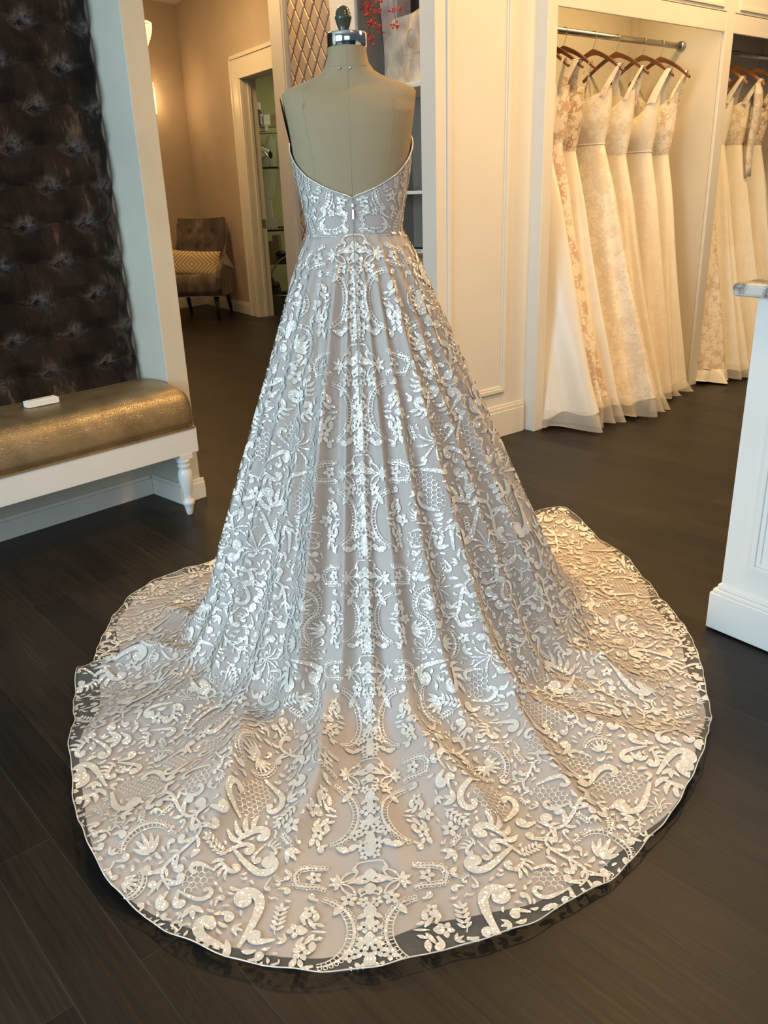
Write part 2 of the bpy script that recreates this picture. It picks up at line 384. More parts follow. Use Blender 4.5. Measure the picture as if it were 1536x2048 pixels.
# ================================================================== THE ROOM
CEIL = 3.34
m = MB(); m.add([(-6, -3, 0), (6, -3, 0), (6, 15, 0), (-6, 15, 0), (-6, -3, -0.05), (6, -3, -0.05), (6, 15, -0.05), (-6, 15, -0.05)],
                [(0, 1, 2, 3), (4, 7, 6, 5), (0, 4, 5, 1), (1, 5, 6, 2), (2, 6, 7, 3), (3, 7, 4, 0)])
structure('floor', m, M['floor'])
m = MB(); m.box((0, 6, CEIL + 0.03), (12, 18, 0.06)); structure('ceiling', m, M['ceil'])
# bench wall, its wing wall end, baseboards
m = MB(); m.fbox(BW, -4.2, 0.0, -0.12, 0.0, 0, CEIL); structure('wall_left', m, M['wall'])
m = MB(); m.fbox(BW, 0.0, 0.105, -0.12, 0.232, 0, CEIL); structure('wall_wing', m, M['wall'], bevel=0.004)
def baseboard(name, fr, a0, a1, o=0.0, h=0.095, t=0.014, mat=None, cap=True):
    m = MB(); m.fbox(fr, a0, a1, o, o + t, 0, h * 0.82); m.fbox(fr, a0, a1, o, o + t * 0.6, h * 0.82, h)
    return structure(name, m, mat or M['cream'], bevel=0.002)
baseboard('baseboard_left', BW, -4.2, -0.016)
WS = Fr(BW.p(0, 0, 0)[:2], BW.n, (-BW.u[0], -BW.u[1])); baseboard('baseboard_wing_side', WS, 0.0, 0.246)
baseboard('baseboard_wing_end', BW, -0.0005, 0.119, 0.2325)
# panelled wall with corner, posts
m = MB(); m.fbox(PW, 0.0, 0.700, -0.10, 0.0, 0, CEIL); structure('wall_panelled', m, M['cream'])
a_l, _ = PW.at(893, 300); a_r, _ = PW.at(1018, 300)
zb = PW.at(1010, 782)[1]
m = MB()
for (i0, i1, oo) in ((0.0, 0.022, 0.012), (0.022, 0.034, 0.007)):
    A0, A1, Z0, Z1 = a_l + i0, a_r - i0, zb + i0, 2.9 - i0; w2 = i1 - i0
    m.fbox(PW, A0, A0 + w2, 0, oo, Z0, Z1); m.fbox(PW, A1 - w2, A1, 0, oo, Z0, Z1)
    m.fbox(PW, A0 + w2, A1 - w2, 0, oo, Z0, Z0 + w2); m.fbox(PW, A0 + w2, A1 - w2, 0, oo, Z1 - w2, Z1)
structure('trim_1', m, M['cream'], bevel=0.003)
m = MB(); m.fbox(PW, 0.0, 0.64, 0, 0.016, 0, 0.145); m.fbox(PW, 0.0, 0.64, 0, 0.012, 0.145, 0.165); m.fbox(PW, 0.0, 0.64, 0, 0.006, 0.165, 0.178)
structure('baseboard_panelled', m, M['cream'], bevel=0.003)
# wall behind the garment bays, far right
m = MB(); m.fbox(CF, -0.02, 4.6, -0.76, -0.66, 0, CEIL); structure('wall_right', m, M['cream'])

# ---------------- shelf unit wall (faces the bench side)
st = thing('shelving_unit', SU.p(0.6, 0, 0), 'built-in grey shelving with cream posts behind the dress form', 'shelving unit')
fb('post', M['cream'], SU, -0.0, 0.098, -0.35, 0.0, 0, 3.0, st, 0.003)
fb('post', M['cream'], SU, 0.572, 0.748, -0.02, 0.0, 0, 3.0, st, 0.003)
fb('post', M['cream'], SU, 0.548, 0.572, -0.35, 0.003, 0, 3.0, st, 0.003)
fb('back_panel', M['grey_in'], SU, 0.098, 0.548, -0.37, -0.35, 0, 3.0, st)
fb('side_panel', M['grey_in'], SU, 0.540, 0.5479, -0.35, -0.012, 0, 3.0, st)
for z0, z1 in ((1.735, 1.757), (1.274, 1.289), (0.80, 0.82), (0.35, 0.37), (2.55, 2.57)):
    fb('shelf', M['cream'], SU, 0.0985, 0.5395, -0.345, -0.004, z0, z1, st, 0.002)
# post at far left end of the lattice
fb('post', M['cream'], SU, 1.155, 1.285, -0.12, 0.0, 0, 3.3, st, 0.003)
fb('post_moulding', M['cream'], SU, 1.165, 1.182, 0, 0.006, 0, 3.3, st, 0.002)
# ---------------- diamond mirror panel
mt = thing('mirror_panel', SU.p(0.95, -0.02, 0), 'tall bronze panel of diamond-shaped mirror tiles behind the left shoulder of the dress form', 'mirror panel')
fb('backing', M['grout'], SU, 0.749, 1.1545, -0.06, -0.034, 0.02, 3.2, mt)
m = MB(); dw, dh = 0.082, 0.130; A0, A1 = 0.752, 1.152
def clip(poly, ax, lim, keep_less):
    out = []
    for i in range(len(poly)):
        p, q = poly[i], poly[(i + 1) % len(poly)]
        ip = (p[ax] <= lim) if keep_less else (p[ax] >= lim); iq = (q[ax] <= lim) if keep_less else (q[ax] >= lim)
        if ip: out.append(p)
        if ip != iq:
            t = (lim - p[ax]) / (q[ax] - p[ax]); out.append((p[0] + t * (q[0] - p[0]), p[1] + t * (q[1] - p[1])))
    return out
row = 0; z = 0.05
while z < 3.15:
    a = A0 - dw + (row % 2) * dw / 2
    while a < A1 + dw:
        k = 0.93; tl = random.uniform(-0.0012, 0.0012); tz = random.uniform(-0.0012, 0.0012)
        poly = clip(clip([(a - dw / 2 * k, z), (a, z - dh / 2 * k), (a + dw / 2 * k, z), (a, z + dh / 2 * k)], 0, A0, False), 0, A1, True)
        if len(poly) > 2:
            n_ = len(poly); ca = sum(p[0] for p in poly) / n_; cz = sum(p[1] for p in poly) / n_
            base = [SU.p(p[0], -0.0335, p[1]) for p in poly]
            top = [SU.p(ca + (p[0] - ca) * 0.84, -0.029 + tl * (p[0] - ca) * 30 + tz * (p[1] - cz) * 20, cz + (p[1] - cz) * 0.84) for p in poly]
            m.add(base + top, [tuple(range(n_, 2 * n_))] + [(i, (i + 1) % n_, n_ + (i + 1) % n_, n_ + i) for i in range(n_)])
        a += dw
    row += 1; z += dh / 2
m.build('mirror_tiles', M['mirror'], mt)

# ---------------- back room
m = MB(); m.fbox(KL, 0.0, 4.5, -0.1, 0.0, 0, CEIL); structure('wall_back_left', m, M['wallback'])
baseboard('baseboard_back_left', KL, 0.0, 4.5, h=0.13)
dA, dZ = KR.at(462, 137); dA2 = KR.at(480, 155)[0]; dz2 = KR.at(480, 155)[1]
dW = 1.0
m = MB(); m.fbox(KR, 0.0, dA2, -0.16, 0.0, 0, CEIL); m.fbox(KR, dA2, dA2 + dW, -0.16, 0.0, dz2, CEIL); m.fbox(KR, dA2 + dW, 4.3, -0.16, 0, 0, CEIL)
structure('wall_back', m, M['wallback'])
baseboard('baseboard_back', KR, 0.0, dA, h=0.13)
m = MB(); e = dA2
for x0, x1, oo in ((dA, dA + 0.035, 0.030), (dA + 0.035, e - 0.03, 0.020), (e - 0.03, e + 0.012, 0.014)): m.fbox(KR, x0, x1, 0, oo, 0, dz2 + (e - x0))
m.fbox(KR, dA, e + dW + 0.14, 0, 0.030, dz2 + (e - dA) - 0.035, dz2 + (e - dA)); m.fbox(KR, dA + 0.035, e + dW + 0.14, 0, 0.018, dz2 - 0.012, dz2 + (e - dA) - 0.035)
m.fbox(KR, e + dW - 0.012, e + dW + 0.14, 0, 0.02, 0, dz2)
m.fbox(KR, e, e + 0.014, -0.165, 0, 0, dz2 - 0.002); m.fbox(KR, e + 0.014, e + dW, -0.165, 0, dz2 - 0.014, dz2)
m.fbox(KR, e + 0.014, e + 0.026, -0.10, -0.065, 0, dz2 - 0.014)
structure('door_1', m, M['cream'], bevel=0.003)
tag(fb('strike_plate', M['steel'], KR, e + 0.014, e + 0.0165, -0.150, -0.108, 0.95, 1.04), 'small brass strike plate on the back room door jamb', 'door hardware')
m = MB(); m.fbox(KR, -0.2, 4.0, -2.70, -2.60, 0, CEIL); structure('wall_office', m, M['office'])
m = MB(); m.fbox(KR, -0.3, -0.2, -2.60, -0.17, 0, CEIL); m.fbox(KR, 3.2, 3.3, -2.60, -0.17, 0, CEIL); structure('wall_office_side', m, M['office'])

# ================================================================== TUFTED PANEL
tp = thing('tufted_wall_panel', BW.p(-0.8, 0, 0.56), 'dark brown velvet button-tufted back panel on the wall above the gold bench', 'upholstered panel')
rowz = [0.642 + 0.1405 * i for i in range(-1, 15)]
btn = []
for i, z in enumerate(rowz):
    offa = -0.168 if (i % 2 == 1) else -0.293
    for k in range(9):
        a = offa - 0.25 * k
        btn.append((a, z))
na, nz = 300, 340
aa = np.linspace(-2.0, -0.006, na); zz = np.linspace(0.555, 2.62, nz)
AA, ZZ = np.meshgrid(aa, zz)
H = np.full(AA.shape, 0.046)
u = (ZZ - 0.642) / 0.1405; ui = np.round(u); du = (u - ui) * 0.1405
par = (ui % 2 == 1)
# nearest button along the row
off0 = np.where(par, -0.293, -0.168)
da = AA - off0; da = da - 0.25 * np.round(da / 0.25)
sag = 0.010 * np.cos(2 * PI * da / 0.25) - 0.004
dz = du + sag
dep = 0.016 + 0.024 * np.exp(-(da / 0.055) ** 2)
H -= 1.05 * dep * np.exp(-np.abs(dz) / (0.010 + 0.010 * np.exp(-(da / 0.05) ** 2)))
pit = np.exp(-((da / 0.020) ** 2 + (du / 0.020) ** 2)); H -= 0.016 * pit
puff = 1 - np.abs(u - np.floor(u) - 0.42) * 1.2; H += 0.020 * np.clip(puff, 0, 1)
# little vertical pulls from every button
H -= 0.006 * np.exp(-(da / 0.006) ** 2) * np.exp(-np.abs(dz) / 0.03)
edge = np.clip((-0.006 - AA) / 0.13, 0, 1); H *= np.sqrt(np.clip(edge * (2 - edge), 0, 1)); H = np.maximum(H, 0.004)
edgew = 0.006 * np.cos(2 * PI * u)
P = [[BW.p(AA[i, j] + (edgew[i, j] if j > na - 12 else 0), H[i, j], ZZ[i, j]) for j in range(na)] for i in range(nz)]
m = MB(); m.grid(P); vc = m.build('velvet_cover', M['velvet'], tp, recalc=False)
# sheen highlights painted as pale colour on the velvet above each button
sheen_mask = np.exp(-(da / 0.030) ** 2) * np.exp(-((dz - 0.022) / 0.026) ** 2) + 0.9 * np.exp(-(da / 0.060) ** 2) * np.exp(-((dz - 0.008) / 0.009) ** 2)
at_ = vc.data.attributes.new('painted_sheen', 'FLOAT', 'POINT'); at_.data.foreach_set('value', np.clip(sheen_mask, 0, 1).reshape(-1).astype(np.float32))
fb('backing_board', M['velvet'], BW, -2.0, -0.05, 0.0005, 0.0035, 0.555, 2.62, tp)
for a, z in btn:
    if a < -0.75 or z > 2.15 or z < 0.6: continue
    m = MB(); c = BW.p(a, 0.026, z); rzb = math.atan2(BW.n[1], BW.n[0])
    m.ball(c, 0.0095, 8, 0, (0.8, 0.8, 1)); m.build('button', M['velvet'], tp)

# ================================================================== BENCH
bn = thing('banquette_bench', BW.p(-0.8, 0.2, 0), 'long gold leather bench with white rail and turned white leg against the left wall', 'bench')
# cushion: rounded front profile
prof = [(0.02, 0.386), (0.396, 0.386), (0.404, 0.42), (0.404, 0.470), (0.398, 0.505), (0.384, 0.530), (0.362, 0.547), (0.330, 0.556), (0.25, 0.563), (0.15, 0.563), (0.07, 0.560), (0.02, 0.55)]
L0, L1 = -2.3, -0.004
rows = []
for a in np.linspace(L0, L1, 90):
    e = min(1, (L1 - a) / 0.035 + 0.0); k = math.sqrt(max(0.0, e * (2 - e)))
    kk = 0.90 + 0.10 * k; rows.append([BW.p(a, 0.02 + (o - 0.02) * (0.975 + 0.025 * k) + 0.0015 * math.sin(a * 9), 0.386 + (z - 0.386) * kk + (0.003 * math.sin(a * 7 + o * 9) if z > 0.5 else 0)) for o, z in prof])
m = MB(); m.grid(rows, wrap=True); n_ = len(prof); m.f.append(tuple(range(len(m.v) - n_, len(m.v)))); m.m.append(0); m.sm.append(True)
m.build('seat_cushion', M['gold'], bn)
fb('welt', M['gold'], BW, L0, 0.0, 0.394, 0.4035, 0.384, 0.392, bn)
fb('front_rail', M['white'], BW, L0, 0.006, 0.378, 0.399, 0.277, 0.3845, bn, 0.003)
fb('side_rail', M['white'], BW, -0.014, 0.006, 0.262, 0.378, 0.277, 0.3845, bn, 0.003)
fb('seat_board', M['white'], BW, L0, -0.016, 0.02, 0.377, 0.34, 0.384, bn)
m = MB(); lg = BW.p(-0.060, 0.372, 0)
m.lathe((lg[0], lg[1], 0), [(0.011, 0), (0.013, 0.004), (0.019, 0.035), (0.020, 0.042), (0.026, 0.050), (0.027, 0.062), (0.021, 0.070), (0.017, 0.080), (0.021, 0.100), (0.027, 0.135), (0.031, 0.165), (0.031, 0.188), (0.027, 0.205), (0.022, 0.214), (0.027, 0.220), (0.028, 0.230), (0.024, 0.237), (0.030, 0.243), (0.031, 0.252), (0.026, 0.258)], 28)
m.box((lg[0], lg[1], 0.268), (0.058, 0.058, 0.022), math.atan2(BW.u[1], BW.u[0]))
m.build('leg', M['white'], bn)
m = MB(); q = [at_z(x, y, 0.566) for x, y in ((54, 808), (110, 797), (112, 811), (58, 815))]
bx = q[0]; d1 = Vector((q[1] - q[0])); d1.z = 0
c = (Vector(q[0]) + Vector(q[1]) + Vector(q[2]) + Vector(q[3])) / 4; rz = math.atan2(d1.y, d1.x)
m.box((c[0], c[1], 0.5745), (0.125, 0.038, 0.022), rz); m.box((c[0] + 0.002, c[1] + 0.001, 0.5862), (0.112, 0.030, 0.003), rz + 0.06)
tag(m.build('small_box', M['paper']), 'small slim white cardboard box lying on the gold bench seat', 'box')

# ================================================================== COUNTER
ct = thing('sales_counter', CO.p(0.6, -0.3, 0), 'white panelled sales counter with marble top at the right edge', 'counter')
fb('cabinet_body', M['white'], CO, 0.022, 1.5, -0.62, -0.022, 0.0, 1.004, ct, 0.002)
m = MB(); m.fbox(CO, 0.0, 1.52, -0.64, 0.0, 0.006, 0.125); m.fbox(CO, 0.006, 1.51, -0.635, -0.006, 0.125, 0.137); m.fbox(CO, 0.015, 1.505, -0.627, -0.015, 0.137, 0.152)
m.build('plinth', M['white'], ct, 0.003)
m = MB()
for i0, i1, oo in ((0.0, 0.016, 0.012), (0.016, 0.030, 0.006), (0.050, 0.056, 0.004)):
    X0, X1, Z0, Z1 = 0.105 + i0, 1.40 - i0, 0.232 + i0, 0.90 - i0; w2 = i1 - i0
    for b in ((X0, X0 + w2, Z0, Z1), (X1 - w2, X1, Z0, Z1), (X0 + w2, X1 - w2, Z0, Z0 + w2), (X0 + w2, X1 - w2, Z1 - w2, Z1)): m.fbox(CO, b[0], b[1], -0.022, -0.022 + oo, b[2], b[3])
m.build('panel_moulding', M['white'], ct, 0.002)
fb('marble_top', M['marble'], CO, -0.028, 1.55, -0.67, 0.028, 1.005, 1.040, ct, 0.010)

# ================================================================== GARMENT BAYS
def bay(a0, a1, name_label, stile_r, first):
    t = thing('garment_cabinet', CF.p((a0 + a1) / 2, -0.3, 0), name_label, 'cabinet')
    if first: fb('stile', M['cream'], CF, 0.0, 0.0725, -0.076, 0.0, 0, 3.1, t, 0.003)
    fb('back_panel', M['bay'], CF, a0 - 0.03, a1 + 0.03, -0.655, -0.635, 0.0, 2.42, t)
    fb('side_panel', M['bay'], CF, a1, a1 + 0.02, -0.634, -0.021, 0, 2.40, t)
    fb('side_panel', M['bay'], CF, a0 - 0.022, a0 - 0.002, -0.634, -0.078 if first else -0.021, 0, 2.40, t)
    fb('stile', M['cream'], CF, a1, a1 + stile_r, -0.02, 0.0, 0, 3.1, t, 0.003)
    fb('top_panel', M['bay'], CF, a0, a1, -0.634, -0.022, 2.36, 2.38, t)
    fb('header', M['cream'], CF, a0 + 0.0005, a1 - 0.0005, -0.02, -0.002, 2.09, 2.19, t, 0.003)
    d = fb('upper_door', M['cream'], CF, a0 + 0.002, a1 - 0.002, -0.02, 0.0, 2.193, 3.0, t, 0.002)
    m = MB()
    for i0, i1, oo in ((0.045, 0.062, 0.010), (0.062, 0.070, 0.005)):
        X0, X1, Z0, Z1 = a0 + i0, a1 - i0, 2.165 + i0, 2.98 - i0; w2 = i1 - i0
        for b in ((X0, X0 + w2, Z0, Z1), (X1 - w2, X1, Z0, Z1), (X0 + w2, X1 - w2, Z0, Z0 + w2), (X0 + w2, X1 - w2, Z1 - w2, Z1)): m.fbox(CF, b[0], b[1], 0, oo, b[2], b[3])
    m.build('door_moulding', M['cream'], d, 0.002)
    fb('corner_batten', M['bay'], CF, a1 - 0.03, a1 - 0.001, -0.634, -0.60, 0, 2.358, t)
    m = MB(); m.tube([CF.p(a0 - 0.001, -0.28, 2.052), CF.p(a1 - 0.001, -0.28, 2.052)], 0.0165, 18)
    r = m.build('hanging_rod', M['steel'], t)
    m = MB(); m.tube([CF.p(a1 - 0.022, -0.28, 2.052), CF.p(a1 - 0.001, -0.28, 2.052)], [0.026, 0.030], 18); m.build('rod_flange', M['steel'], r)
    return t
bay(0.0725, 1.563, 'cream built-in cabinet bay whose rod carries the gowns behind the sales counter', 0.09, True)
bay(1.653, 3.20, 'second cream cabinet bay at the right edge, behind the amber hangers', 0.09, False)

# ---------------- hangers and gowns
def hanger(a, z, wood, label, half=0.215, yaw=0.0, parent_group='wooden hangers on the left rod'):
    t = thing('wooden_hanger', CF.p(a, -0.28, z), label, 'hanger', group=parent_group)
    ca, sa = math.cos(yaw), math.sin(yaw)
    def P(x, y, zz): return CF.p(a + y * ca + x * sa, -0.28 + x * ca - y * sa, z + zz)
    m = MB(); up = []; 
    N = 20
    for i in range(2 * N + 1):
        s = (i - N) / N; x = s * half; e = abs(s)
        zc = -0.012 - 0.115 * (e ** 1.45) + (0.0 if e > 0.1 else 0.0)
        th = 0.026 * (1 - 0.45 * e) if e > 0.12 else 0.026 + 0.006 * (1 - e / 0.12)
        up.append((x, zc, th, 0.0065 + 0.0035 * e))
    rows = [[P(x, -d, zc - th / 2), P(x, -d, zc + th / 2), P(x, d, zc + th / 2), P(x, d, zc - th / 2)] for x, zc, th, d in up]
    m.grid(rows, wrap=True, smooth=False); k = len(m.v); m.f += [(0, 1, 2, 3), (k - 4, k - 3, k - 2, k - 1)]; m.m += [0, 0]; m.sm += [False, False]
    m.build('hanger_body', wood, t, 0.002)
    m = MB(); pts = [P(0, 0, 0.0), P(0, 0, 0.022)]
    r = 0.0195; cz = 2.052 - z + 0.0
    for k in range(0, 13):
        th = -PI / 2 + k / 12 * 1.45 * PI
        pts.append(P(r * math.cos(th) if k else 0.0, 0.0, cz + 0.0 + r * math.sin(th)))
    pts = [P(0, 0, 0.0), P(0, 0, 0.015), P(0.010, 0, 0.030)] + [P(r * math.cos(x), 0, cz + r * math.sin(x)) for x in [(-0.35 + 0.29 * k) * PI * 0.5 for k in range(10)]]
    m.tube(pts, 0.0016, 6); m.build('hook', M['steel'], t)
    return t
def gown(a, label, mats, waist=1.50, top=1.76, out=0.25, back=0.20, hem=0.06, side=0.10, hb=0.135, strap=0.02, vneck=0.05, pleats=9, pa=0.012, sleeves=False, zh=1.98, curve=1.5, seed=1, belt=False, under=0.0):
    t = thing('wedding_gown', CF.p(a, -0.28, hem), label, 'gown')
    rs = random.Random(seed); ph = [rs.uniform(0, 6.28) for _ in range(4)]
    def ring(z, N=96, infl=0.0, zoff=None):
        if z >= waist:
            f = (z - waist) / (top - waist); hw = hb * (0.80 + 0.20 * math.sin(min(1, f * 1.1) * PI / 2)); hd = 0.045 + 0.035 * math.sin(f * PI * 0.8); co = 0; pl = 0; sd = 0
            wr = 0; wl = 0
            ww = (hw, hw, hd)
        else:
            f = (waist - z) / (waist - hem); g = f ** curve
            hwr = hb * 0.80 + out * g + 0.03 * math.sin(min(f * 4, 1) * PI / 2); hwl = hb * 0.80 + back * g + 0.02 * math.sin(min(f * 4, 1) * PI / 2)
            ww = (hwr, hwl, 0.045 + side * (f ** 1.1)); pl = pa * min(1, f * 1.3)
        pts = []
        for k in range(N):
            th = 2 * PI * k / N; c_, s_ = math.cos(th), math.sin(th)
            rr = 1 + (pl / 0.15) * (0.6 * math.sin(pleats * th + ph[0] + 0.8 * math.sin(2 * th)) + 0.4 * math.sin((pleats * 2 - 3) * th + ph[1] + z * 2))
            x = (ww[0] if c_ > 0 else ww[1]) * c_ * rr + 0; y = ww[2] * s_ * rr
            x += infl * c_; y += infl * s_
            pts.append((x, y))
        return pts
    NZ = 44; N = 96; rows = []
    for i in range(NZ + 1):
        z = hem + (waist - hem) * i / NZ; rr = ring(z)
        rows.append([CF.p(a + y, -0.28 + x, z + (0.022 * math.sin(3 * 2 * PI * k / N + ph[2]) + 0.014 * math.sin(9 * 2 * PI * k / N + ph[0])) * max(0, 1 - i / 6)) for k, (x, y) in enumerate(rr)])
    m = MB(); m.grid(rows, wrap=True); m.build('skirt', mats[0], t)
    rows = []
    NB = 14
    for i in range(NB + 1):
        f = i / NB; row = []
        for k, (x, y) in enumerate(ring(waist + (top - waist) * f)):
            th = 2 * PI * k / N; ztop = top - vneck * max(0, abs(math.sin(th)) ** 2) * 1.0 + 0.02 * abs(math.cos(th))
            row.append(CF.p(a + y, -0.28 + x, waist + (ztop - waist) * f))
        rows.append(row)
    m = MB(); m.grid(rows, wrap=True); m.build('bodice', mats[1], t)
    if belt:
        m = MB(); rr = ring(waist); m.tube([CF.p(a + y * 1.03, -0.28 + x * 1.02, waist) for x, y in rr] + [CF.p(a + rr[0][1] * 1.03, -0.28 + rr[0][0] * 1.02, waist)], 0.004, 6); m.build('waist_seam', mats[1], t)
    # straps up to the hanger shoulders
    if strap:
        for sg in (-1, 1):
            m = MB(); sx = 0.185 if not sleeves else 0.19; hz = zh - 0.012 - 0.115 * ((sx / 0.215) ** 1.45) + 0.013
            for sy in (-1, 1):
                p0 = (sg * hb * 0.86, sy * 0.050, top - vneck * 0.25 - 0.01); p1 = (sg * sx, sy * 0.011, hz)
                rowsS = []
                for q in range(7):
                    f = q / 6; x = p0[0] + (p1[0] - p0[0]) * f ** 1.3; y = p0[1] + (p1[1] - p0[1]) * f; zz = p0[2] + (p1[2] - p0[2]) * f; wd = (strap * (1.5 - 0.5 * f)) / 2
                    rowsS.append([CF.p(a + y, -0.28 + x - wd, zz - 0.004), CF.p(a + y + sy * 0.003, -0.28 + x, zz), CF.p(a + y, -0.28 + x + wd, zz - 0.004)])
                m.grid(rowsS)
            m.grid([[CF.p(a + y, -0.28 + sg * 0.185 + dx, hz + (0.004 if abs(y) < 0.008 else 0.0)) for dx in (-strap / 2, 0, strap / 2)] for y in (-0.011, -0.004, 0.004, 0.011)])
            m.build('strap', mats[1], t)
    if sleeves:
        for sg in (-1, 1):
            m = MB(); pts = [CF.p(a + 0.0, -0.28 + sg * (0.175 + 0.01 * math.sin(q * 0.7)), top + 0.10 - q * 0.062) for q in range(10)]
            m.tube(pts, [0.032, 0.042, 0.044, 0.042, 0.040, 0.037, 0.035, 0.033, 0.031, 0.030], 14, flat=0.55); m.build('sleeve', mats[1], t)
    if under:
        rows = []
        for i in range(10):
            z = 0.012 + (hem + 0.03 - 0.012) * i / 9; rr = ring(max(z, hem), infl=under * (1 - i / 9))
            rows.append([CF.p(a + y, -0.28 + x + (0.022 * math.sin(7 * 2 * PI * k / N + ph[3]) + 0.014 * math.sin(13 * 2 * PI * k / N + ph[1])) * (1 - i / 9), z + (0.006 * (1 + math.sin(6 * 2 * PI * k / N)) if i == 0 else 0)) for k, (x, y) in enumerate(rr)])
        m = MB(); m.grid(rows, wrap=True); m.build('underskirt', mats[2], t)
    return t
IV = (0.80, 0.72, 0.58)
g_sat = M['satin']
g_blush = gownmat('blush_floral_lace', (0.62, 0.44, 0.33), (0.86, 0.78, 0.66), 16, 0.20, 0.30)
g_tul = gownmat('ivory_tulle', (0.82, 0.76, 0.64), (0.86, 0.81, 0.70), 8, 0.2, 0.5, rough=0.8)
g_darklace = gownmat('nude_backed_lace', (0.42, 0.27, 0.17), (0.80, 0.68, 0.52), 30, 0.16, 0.28)
g_al = gownmat('a_line_lace', (0.76, 0.66, 0.52), (0.87, 0.80, 0.68), 15, 0.20, 0.34)
g_spark = gownmat('sparkle_tulle', (0.80, 0.72, 0.59), (0.86, 0.79, 0.66), 20, 0.2, 0.5, spark=1)
g_bead = gownmat('beaded_ivory_lace', (0.66, 0.53, 0.38), (0.86, 0.79, 0.66), 26, 0.18, 0.30, spark=1)
HZ = [1.98, 1.982, 1.972, 1.975, 1.972, 1.966]
GN = 'gowns hanging in the left bay'; GR = 'gowns hanging in the right bay'
specs = [
 (0.245, 'smooth ivory satin gown nearest the cream post, front of the left rod', (g_sat, g_sat, M['hemtulle']), dict(out=0.37, back=0.22, hem=0.085, side=0.125, pleats=5, pa=0.020, curve=1.1, seed=3, under=0.03, strap=0.02, waist=1.48)),
 (0.345, 'blush gown covered in ivory floral lace, second from the cream post', (g_blush, g_blush, M['hemtulle']), dict(out=0.36, back=0.2, hem=0.13, side=0.105, pleats=7, seed=5, under=0.02, strap=0.045, vneck=0.02, curve=1.35)),
 (0.46, 'plain tulle gown with nude lace bodice and thin straps, left bay', (g_tul, g_darklace, M['hemtulle']), dict(out=0.34, back=0.2, hem=0.11, side=0.12, pleats=9, seed=7, under=0.03, strap=0.008, vneck=0.10, waist=1.46, curve=1.15)),
 (0.71, 'A-line gown with lace bodice and narrow waist seam, left bay', (g_al, g_al, M['hemtulle']), dict(out=0.42, back=0.24, hem=0.10, side=0.15, pleats=8, seed=9, under=0.03, strap=0.03, vneck=0.03, belt=True, curve=1.1)),
 (0.92, 'scoop-neck lace gown between the A-line gown and the sparkling V-neck gown', (g_spark, g_al, M['hemtulle']), dict(out=0.34, back=0.22, hem=0.08, side=0.12, pleats=9, seed=11, under=0.03, strap=0.02, vneck=0.08, waist=1.44, curve=1.2)),
 (1.17, 'sparkling V-neck tulle gown with thin waistband, left bay', (g_spark, g_spark, M['hemtulle']), dict(out=0.26, back=0.2, hem=0.06, side=0.12, pleats=8, seed=13, under=0.03, strap=0.04, vneck=0.12, belt=True, waist=1.46, curve=1.2)),
 (1.35, 'beaded lace gown hanging last on the left rod by the bay side', (g_tul, g_bead, M['hemtulle']), dict(out=0.22, back=0.2, hem=0.05, side=0.11, pleats=7, seed=15, under=0.02, strap=0.015, vneck=0.07, waist=1.44, curve=1.2)),
]
for i, (a, lab, mats, kw) in enumerate(specs):
    t = gown(a, lab, mats, **kw); t['group'] = GN
HL = ['brown wooden hanger holding the ivory satin gown beside the post', 'brown wooden hanger under the blush floral lace gown straps', 'brown wooden hanger with the thin straps of the tulle gown', 'brown wooden hanger holding the A-line lace gown', 'brown wooden hanger holding the scoop-neck lace gown', 'brown wooden hanger holding the sparkling V-neck gown', 'brown wooden hanger last on the rod, holding the beaded gown']
for i, sp in enumerate(specs):
    hanger(sp[0], 1.98, M['hangerwood'], HL[i], yaw=[0, 0.05, 0.0, -0.03, 0.04, 0, -0.05][i])
specs2 = [
 (1.78, 'bead-embroidered ivory gown at the front of the right bay', (g_bead, g_bead, M['satin']), dict(out=0.26, back=0.2, hem=0.07, side=0.10, pleats=7, seed=21, under=0.03, strap=0.03, vneck=0.03, curve=1.2)),
 (1.98, 'plain tulle gown second in the right bay, under an amber hanger', (g_tul, g_tul, M['hemtulle']), dict(out=0.30, back=0.2, hem=0.08, side=0.12, pleats=9, seed=23, under=0.03, strap=0.03, vneck=0.03, curve=1.2)),
 (2.20, 'long-sleeved lace gown in the right bay', (g_tul, g_bead, M['hemtulle']), dict(out=0.34, back=0.2, hem=0.08, side=0.13, pleats=9, seed=25, under=0.03, strap=0.03, vneck=0.03, sleeves=True, curve=1.2)),
 (2.45, 'nude gown with ivory lace flowers furthest right in the bay', (g_tul, g_darklace, M['hemtulle']), dict(out=0.34, back=0.2, hem=0.08, side=0.13, pleats=9, seed=27, under=0.03, strap=0.03, vneck=0.03, curve=1.2)),
]
HL2 = ['amber wooden hanger with the bead-embroidered gown, right bay', 'amber wooden hanger with the plain tulle gown, right bay', 'amber wooden hanger with the long-sleeved lace gown', 'amber wooden hanger with the nude flowered gown']
for i, (a, lab, mats, kw) in enumerate(specs2):
    t = gown(a, lab, mats, **kw); t['group'] = GR
    hanger(a, 1.98, M['hangeramber'], HL2[i], parent_group='amber hangers on the right rod')

